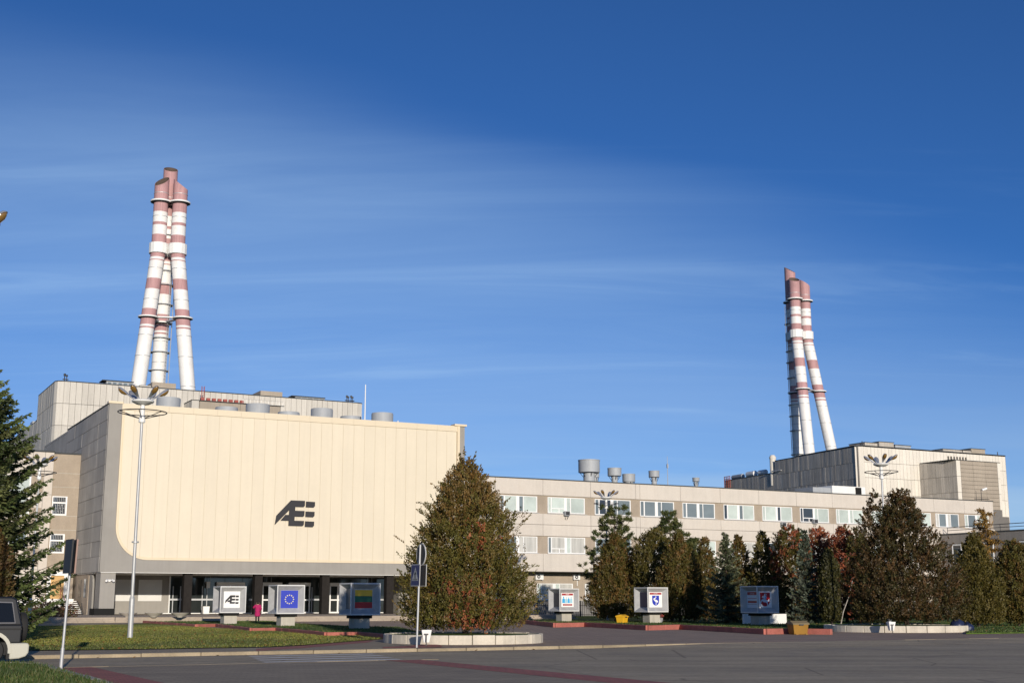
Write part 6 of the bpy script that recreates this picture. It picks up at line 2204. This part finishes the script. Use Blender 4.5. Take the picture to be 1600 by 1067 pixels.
# ------------------------------------------------------------------ spruces, pines, larch
def spruce(b, h, rmax, label, seed, pal, dens=1.0, leaf=.24, group=None, wh=.34, bare=.02, droop=.35, width=.055, name='spruce_tree', prof_pow=.85, nb=(6, 9)):
    r = np.random.default_rng(seed)
    root = empty(name, b, 0, label, 'tree', group)
    mb = MB(); mb.tube([(0, 0, -.1), (0, 0, h * .5), (0, 0, h)], [.03 + h * .013, h * .008 + .01, .01], 8)
    mb.build('trunk', M_bark, root)
    A, B_, Wd, Cc = [], [], [], []
    br = MB()
    z = h * bare + .1
    palA = np.array(pal)
    while z < h * .985:
        f = 1 - z / h
        L0 = rmax * (f ** prof_pow) * (1 - .25 * max(0, .12 - (1 - f)) / .12) + .06
        n = int(r.integers(*nb)) if f > .12 else 4
        a0 = r.uniform(0, 6.28)
        for k in range(n):
            a = a0 + 2 * PI * k / n + r.normal(0, .18)
            L = L0 * r.uniform(.72, 1.14)
            zz = z + r.uniform(-.5, .5) * wh
            o = np.array([math.cos(a), math.sin(a), 0]); sidev = np.array([-math.sin(a), math.cos(a), 0])
            elev = .55 * (1 - f) - droop * f                        # upper branches rise, lower ones sink
            step = .13
            m = max(3, int(L / step * dens))
            t = (np.arange(m) + r.uniform(0, 1, m)) / m
            up = elev * t + .38 * t ** 2.4 * f                       # tips turn up again
            P = np.outer(t * L, o) + np.stack([np.zeros(m), np.zeros(m), zz + up * L], 1)
            if L > .8:
                br.tube([(0, 0, zz), tuple(np.array([o[0] * L * .5, o[1] * L * .5, zz + (elev * .5 + .38 * .5 ** 2.4 * f) * L])), tuple(np.array([o[0] * L * .95, o[1] * L * .95, zz + (elev * .95 + .34 * f) * L]))], [.03 * f + .01, .018 * f + .008, .006], 4, cap=False)
            cb = palA[r.integers(0, len(palA))] * r.uniform(.8, 1.2)
            for sg in (-1, 1, 0, 0):
                tw = (.34 * L * (1 - t) + .16) * r.uniform(.5, 1.1, m) if sg else np.full(m, .2)
                q = 2 if sg else 1
                for j in range(q):
                    s0 = tw * (j / q); s1 = tw * ((j + 1.15) / q)
                    dirn = sidev * sg * .85 + o * .6 if sg else o * .7
                    dd = np.repeat(dirn[None], m, 0) + r.normal(0, .22, (m, 3))
                    dd[:, 2] += -.12 if sg else r.uniform(-.5, .5, m)
                    dd /= np.linalg.norm(dd, axis=1)[:, None]
                    p0 = P + dd * s0[:, None]; p1 = P + dd * s1[:, None]
                    A.append(p0); B_.append(p1)
                    Wd.append(np.full(m, width) * r.uniform(.7, 1.4, m))
                    tipc = 1 + .35 * (t[:, None] > .75)
                    Cc.append(cb[None] * r.uniform(.72, 1.25, (m, 1)) * tipc)
        z += wh * (.55 + .6 * f) * r.uniform(.8, 1.15)
    A = np.concatenate(A); B_ = np.concatenate(B_); Wd = np.concatenate(Wd)[:, None]; Cc = np.concatenate(Cc)
    d = B_ - A
    w = np.cross(d, np.random.default_rng(seed + 1).normal(0, 1, d.shape)); w /= np.linalg.norm(w, axis=1)[:, None] + 1e-9
    V = np.stack([A - w * Wd, (A + B_) / 2 - w * Wd * 1.3 + [0, 0, -.01], B_, (A + B_) / 2 + w * Wd * 1.3], 1)
    cards('crown', V, Cc, LEAF, root)
    if br.v:
        br.build('branch', M_bark, root)
    return root


SPR = [(0.055, 0.080, 0.026), (0.07, 0.095, 0.03), (0.045, 0.062, 0.022), (0.085, 0.10, 0.034)]
BLU = [(0.10, 0.122, 0.088), (0.08, 0.10, 0.068), (0.12, 0.138, 0.10), (0.075, 0.09, 0.05)]
bq = base_at(-50, 56.0, 0.0)
spruce(bq, 11.7, 4.2, 'tall dark green spruce with layered boughs at the left edge', 51, [(c[0]*1.25, c[1]*1.2, c[2]*1.2) for c in SPR], 1.7, .3, wh=.42, droop=.16, width=.038, nb=(9, 12), prof_pow=.72)
spruce(base_at(1137, 103), top_h(1137, 832, 103), 2.75, 'small greyish spruce with a bare leading shoot left of the knight cube', 52, [(0.10, 0.115, 0.06), (0.12, 0.135, 0.075), (0.075, 0.085, 0.04)], 1.1, .2, GRP, wh=.34, droop=.30, width=.05, prof_pow=1.15)
spruce(base_at(1262, 101), top_h(1258, 826, 101), 1.75, 'blue green spruce among the rusty thujas', 53, BLU, .9, .2, GRP, wh=.32, droop=.3, width=.05, prof_pow=.95)


def pine(b, h, rad, label, seed, group=None, lean=0.0):
    r = np.random.default_rng(seed)
    root = empty('pine_tree', b, 0, label, 'tree', group)
    MB().tube([(0, 0, -.1), (lean * .5, 0, h * .5), (lean, 0, h * .97)], [.16, .11, .02], 8).build('trunk', M_bark, root)
    lb = MB()
    A, B_, Cc = [], [], []
    PAL = np.array([(0.075, 0.095, 0.028), (0.10, 0.115, 0.034), (0.06, 0.08, 0.024), (0.13, 0.13, 0.04)])
    for zc in np.arange(h * .22, h * .99, .62):
        f = 1 - zc / h
        n = 6 if f > .15 else 4
        a0 = r.uniform(0, 6.28)
        L0 = rad * min(1.0, .25 + 1.35 * f) * (1.0 if f < .75 else .9)
        for k in range(n):
            a = a0 + 2 * PI * k / n + r.normal(0, .2)
            L = L0 * r.uniform(.6, 1.1)
            o = np.array([math.cos(a), math.sin(a), 0]); s_ = np.array([-math.sin(a), math.cos(a), 0])
            x0 = lean * zc / h
            tip = np.array([x0, 0, zc]) + o * L + np.array([0, 0, L * (.25 + .5 * (1 - f))])
            mid = np.array([x0, 0, zc]) + o * L * .55 + np.array([0, 0, L * .10])
            lb.tube([(x0, 0, zc), tuple(mid), tuple(tip)], [.04, .025, .01], 4, cap=False)
            ends = [(tip, .34)]
            for j in range(4):
                t = r.uniform(.35, .95)
                p_ = mid + (tip - mid) * t if t > .5 else np.array([x0, 0, zc]) + (mid - np.array([x0, 0, zc])) * (t * 1.8)
                e = p_ + s_ * r.choice([-1, 1]) * L * .32 * r.uniform(.5, 1.1) + np.array([0, 0, r.uniform(.08, .38)])
                lb.tube([tuple(p_), tuple(e)], [.015, .008], 4, cap=False)
                ends.append((e, .30))
            for e, sz in ends:
                nn_ = 44
                dd = r.normal(0, 1, (nn_, 3)); dd[:, 2] = np.abs(dd[:, 2]) * .9 + .15
                dd /= np.linalg.norm(dd, axis=1)[:, None]
                st_ = e + r.normal(0, .07, (nn_, 3)) - dd * .05
                A.append(st_); B_.append(st_ + dd * sz * r.uniform(.6, 1.15, (nn_, 1)))
                Cc.append(PAL[r.integers(0, 4)] * r.uniform(.7, 1.3, (nn_, 1)))
    A = np.concatenate(A); B_ = np.concatenate(B_); Cc = np.concatenate(Cc)
    d = B_ - A
    w = np.cross(d, r.normal(0, 1, d.shape)); w /= np.linalg.norm(w, axis=1)[:, None] + 1e-9
    V = np.stack([A, (A + B_) / 2 - w * .032, B_, (A + B_) / 2 + w * .032], 1)
    cards('crown', V, Cc, LEAF, root)
    lb.build('branch', M_bark, root)
    return root


pine(base_at(962, 117), top_h(962, 797, 117), 3.1, 'open crowned pine behind the lamp post and the first thujas', 61, GRP)
pine(base_at(1050, 118), top_h(1047, 809, 118), 2.5, 'smaller pine rising behind the thujas of the crane cube', 62, GRP)
pine(base_at(1086, 118), top_h(1086, 850, 118), 1.6, 'little pine peeping out right of the wide thuja', 63, GRP)
spruce(base_at(1255, 114), top_h(1258, 828, 114), 1.2, 'slender spruce tip behind the domed thuja', 64, SPR, .8, .2, GRP, wh=.4)

# larch: thin golden tree, nearly bare
lb_ = base_at(1549, 104)
hl = top_h(1546, 792, 104)
larch = empty('larch_tree', lb_, 0, 'thin golden larch, half bare, before the grey wing', 'tree')
MB().tube([(.1, 0, -.1), (.15, 0, hl * .4), (0, 0, hl)], [.12, .08, .015], 7).build('trunk', M_bark, larch)
r_l = np.random.default_rng(71)
lbm = MB(); A, B_, Cc = [], [], []
for zc in np.arange(hl * .12, hl * .97, .26):
    f = 1 - zc / hl
    for k in range(4):
        a = r_l.uniform(0, 6.28); L = (.6 + 2.6 * f) * r_l.uniform(.55, 1.1)
        o = np.array([math.cos(a), math.sin(a), 0])
        p0 = np.array([.1 * f, 0, zc]); p1 = p0 + o * L * .6 + np.array([0, 0, .12 * L]); p2 = p0 + o * L + np.array([0, 0, .05 * L])
        lbm.tube([tuple(p0), tuple(p1), tuple(p2)], [.02, .013, .006], 4, cap=False)
        m = int(85 * L * .75)
        t = r_l.uniform(.15, 1, m)
        P = p0 + np.outer(t, (p2 - p0)) + np.stack([np.zeros(m), np.zeros(m), .1 * L * np.sin(t * PI)], 1)
        dd = r_l.normal(0, 1, (m, 3)); dd[:, 2] -= .6
        dd /= np.linalg.norm(dd, axis=1)[:, None]
        A.append(P); B_.append(P + dd * r_l.uniform(.12, .35, (m, 1)))
        Cc.append(np.array([(0.36, .20, .04), (.28, .16, .036), (.22, .14, .04)])[r_l.integers(0, 3, m)] * r_l.uniform(.7, 1.2, (m, 1)))
A = np.concatenate(A); B_ = np.concatenate(B_); Cc = np.concatenate(Cc)
d = B_ - A
w = np.cross(d, r_l.normal(0, 1, d.shape)); w /= np.linalg.norm(w, axis=1)[:, None] + 1e-9
cards('crown', np.stack([A - w * .012, (A + B_) / 2 - w * .035, B_, (A + B_) / 2 + w * .035], 1), Cc, LEAF, larch)
lbm.build('branch', M_bark, larch)
# a low leafless bush by the annex stairs
bb_ = base_at(78, 112)
bush = empty('bare_bush', bb_, 0, 'low reddish brown bush by the porch of the annex', 'bush')
cypress_crown('twigs', bush, 1.5, 2.4, [(0, .7), (.4, 1), (1, .3)], 81, 260, 8, .16, [(.16, .08, .05), (.12, .07, .045), (.10, .09, .03)], None, .5, .6)

# fallen leaves along the kerbs and on the lawns
def fallen(name, poly, z, box, n, seed):
    r = np.random.default_rng(seed)
    P = poly_pts(poly, z, box)(r, n)
    m = len(P)
    a = r.uniform(0, 6.28, m); l_ = r.uniform(.04, .08, m)
    dx = np.stack([np.cos(a) * l_, np.sin(a) * l_, r.uniform(-.01, .03, m)], 1); dy = np.stack([-np.sin(a) * l_ * .6, np.cos(a) * l_ * .6, r.uniform(-.01, .03, m)], 1)
    V = np.stack([P - dx, P - dy, P + dx, P + dy], 1)
    C = np.array([(.30, .15, .04), (.22, .10, .03), (.34, .22, .06), (.16, .09, .04)])[r.integers(0, 4, m)]
    tag(cards(name, V, C, LEAF, None), kind='stuff')


fallen('fallen_leaves', lp, .055, (-40, -4, 46, 90), 2600, 91)
fallen('fallen_leaves', ulp, .13, (-36, -2, 60, 112), 1500, 92)
fallen('fallen_leaves', [tuple(along(a_, b_))[:2] for a_, b_ in ((-30, -.75), (14, -.75), (14, -.18), (-30, -.18))], RZ + .02, (-40, 20, 25, 60), 2200, 93)
fallen('fallen_leaves', rp_, .11, (0, 46, 60, 112), 1500, 94)
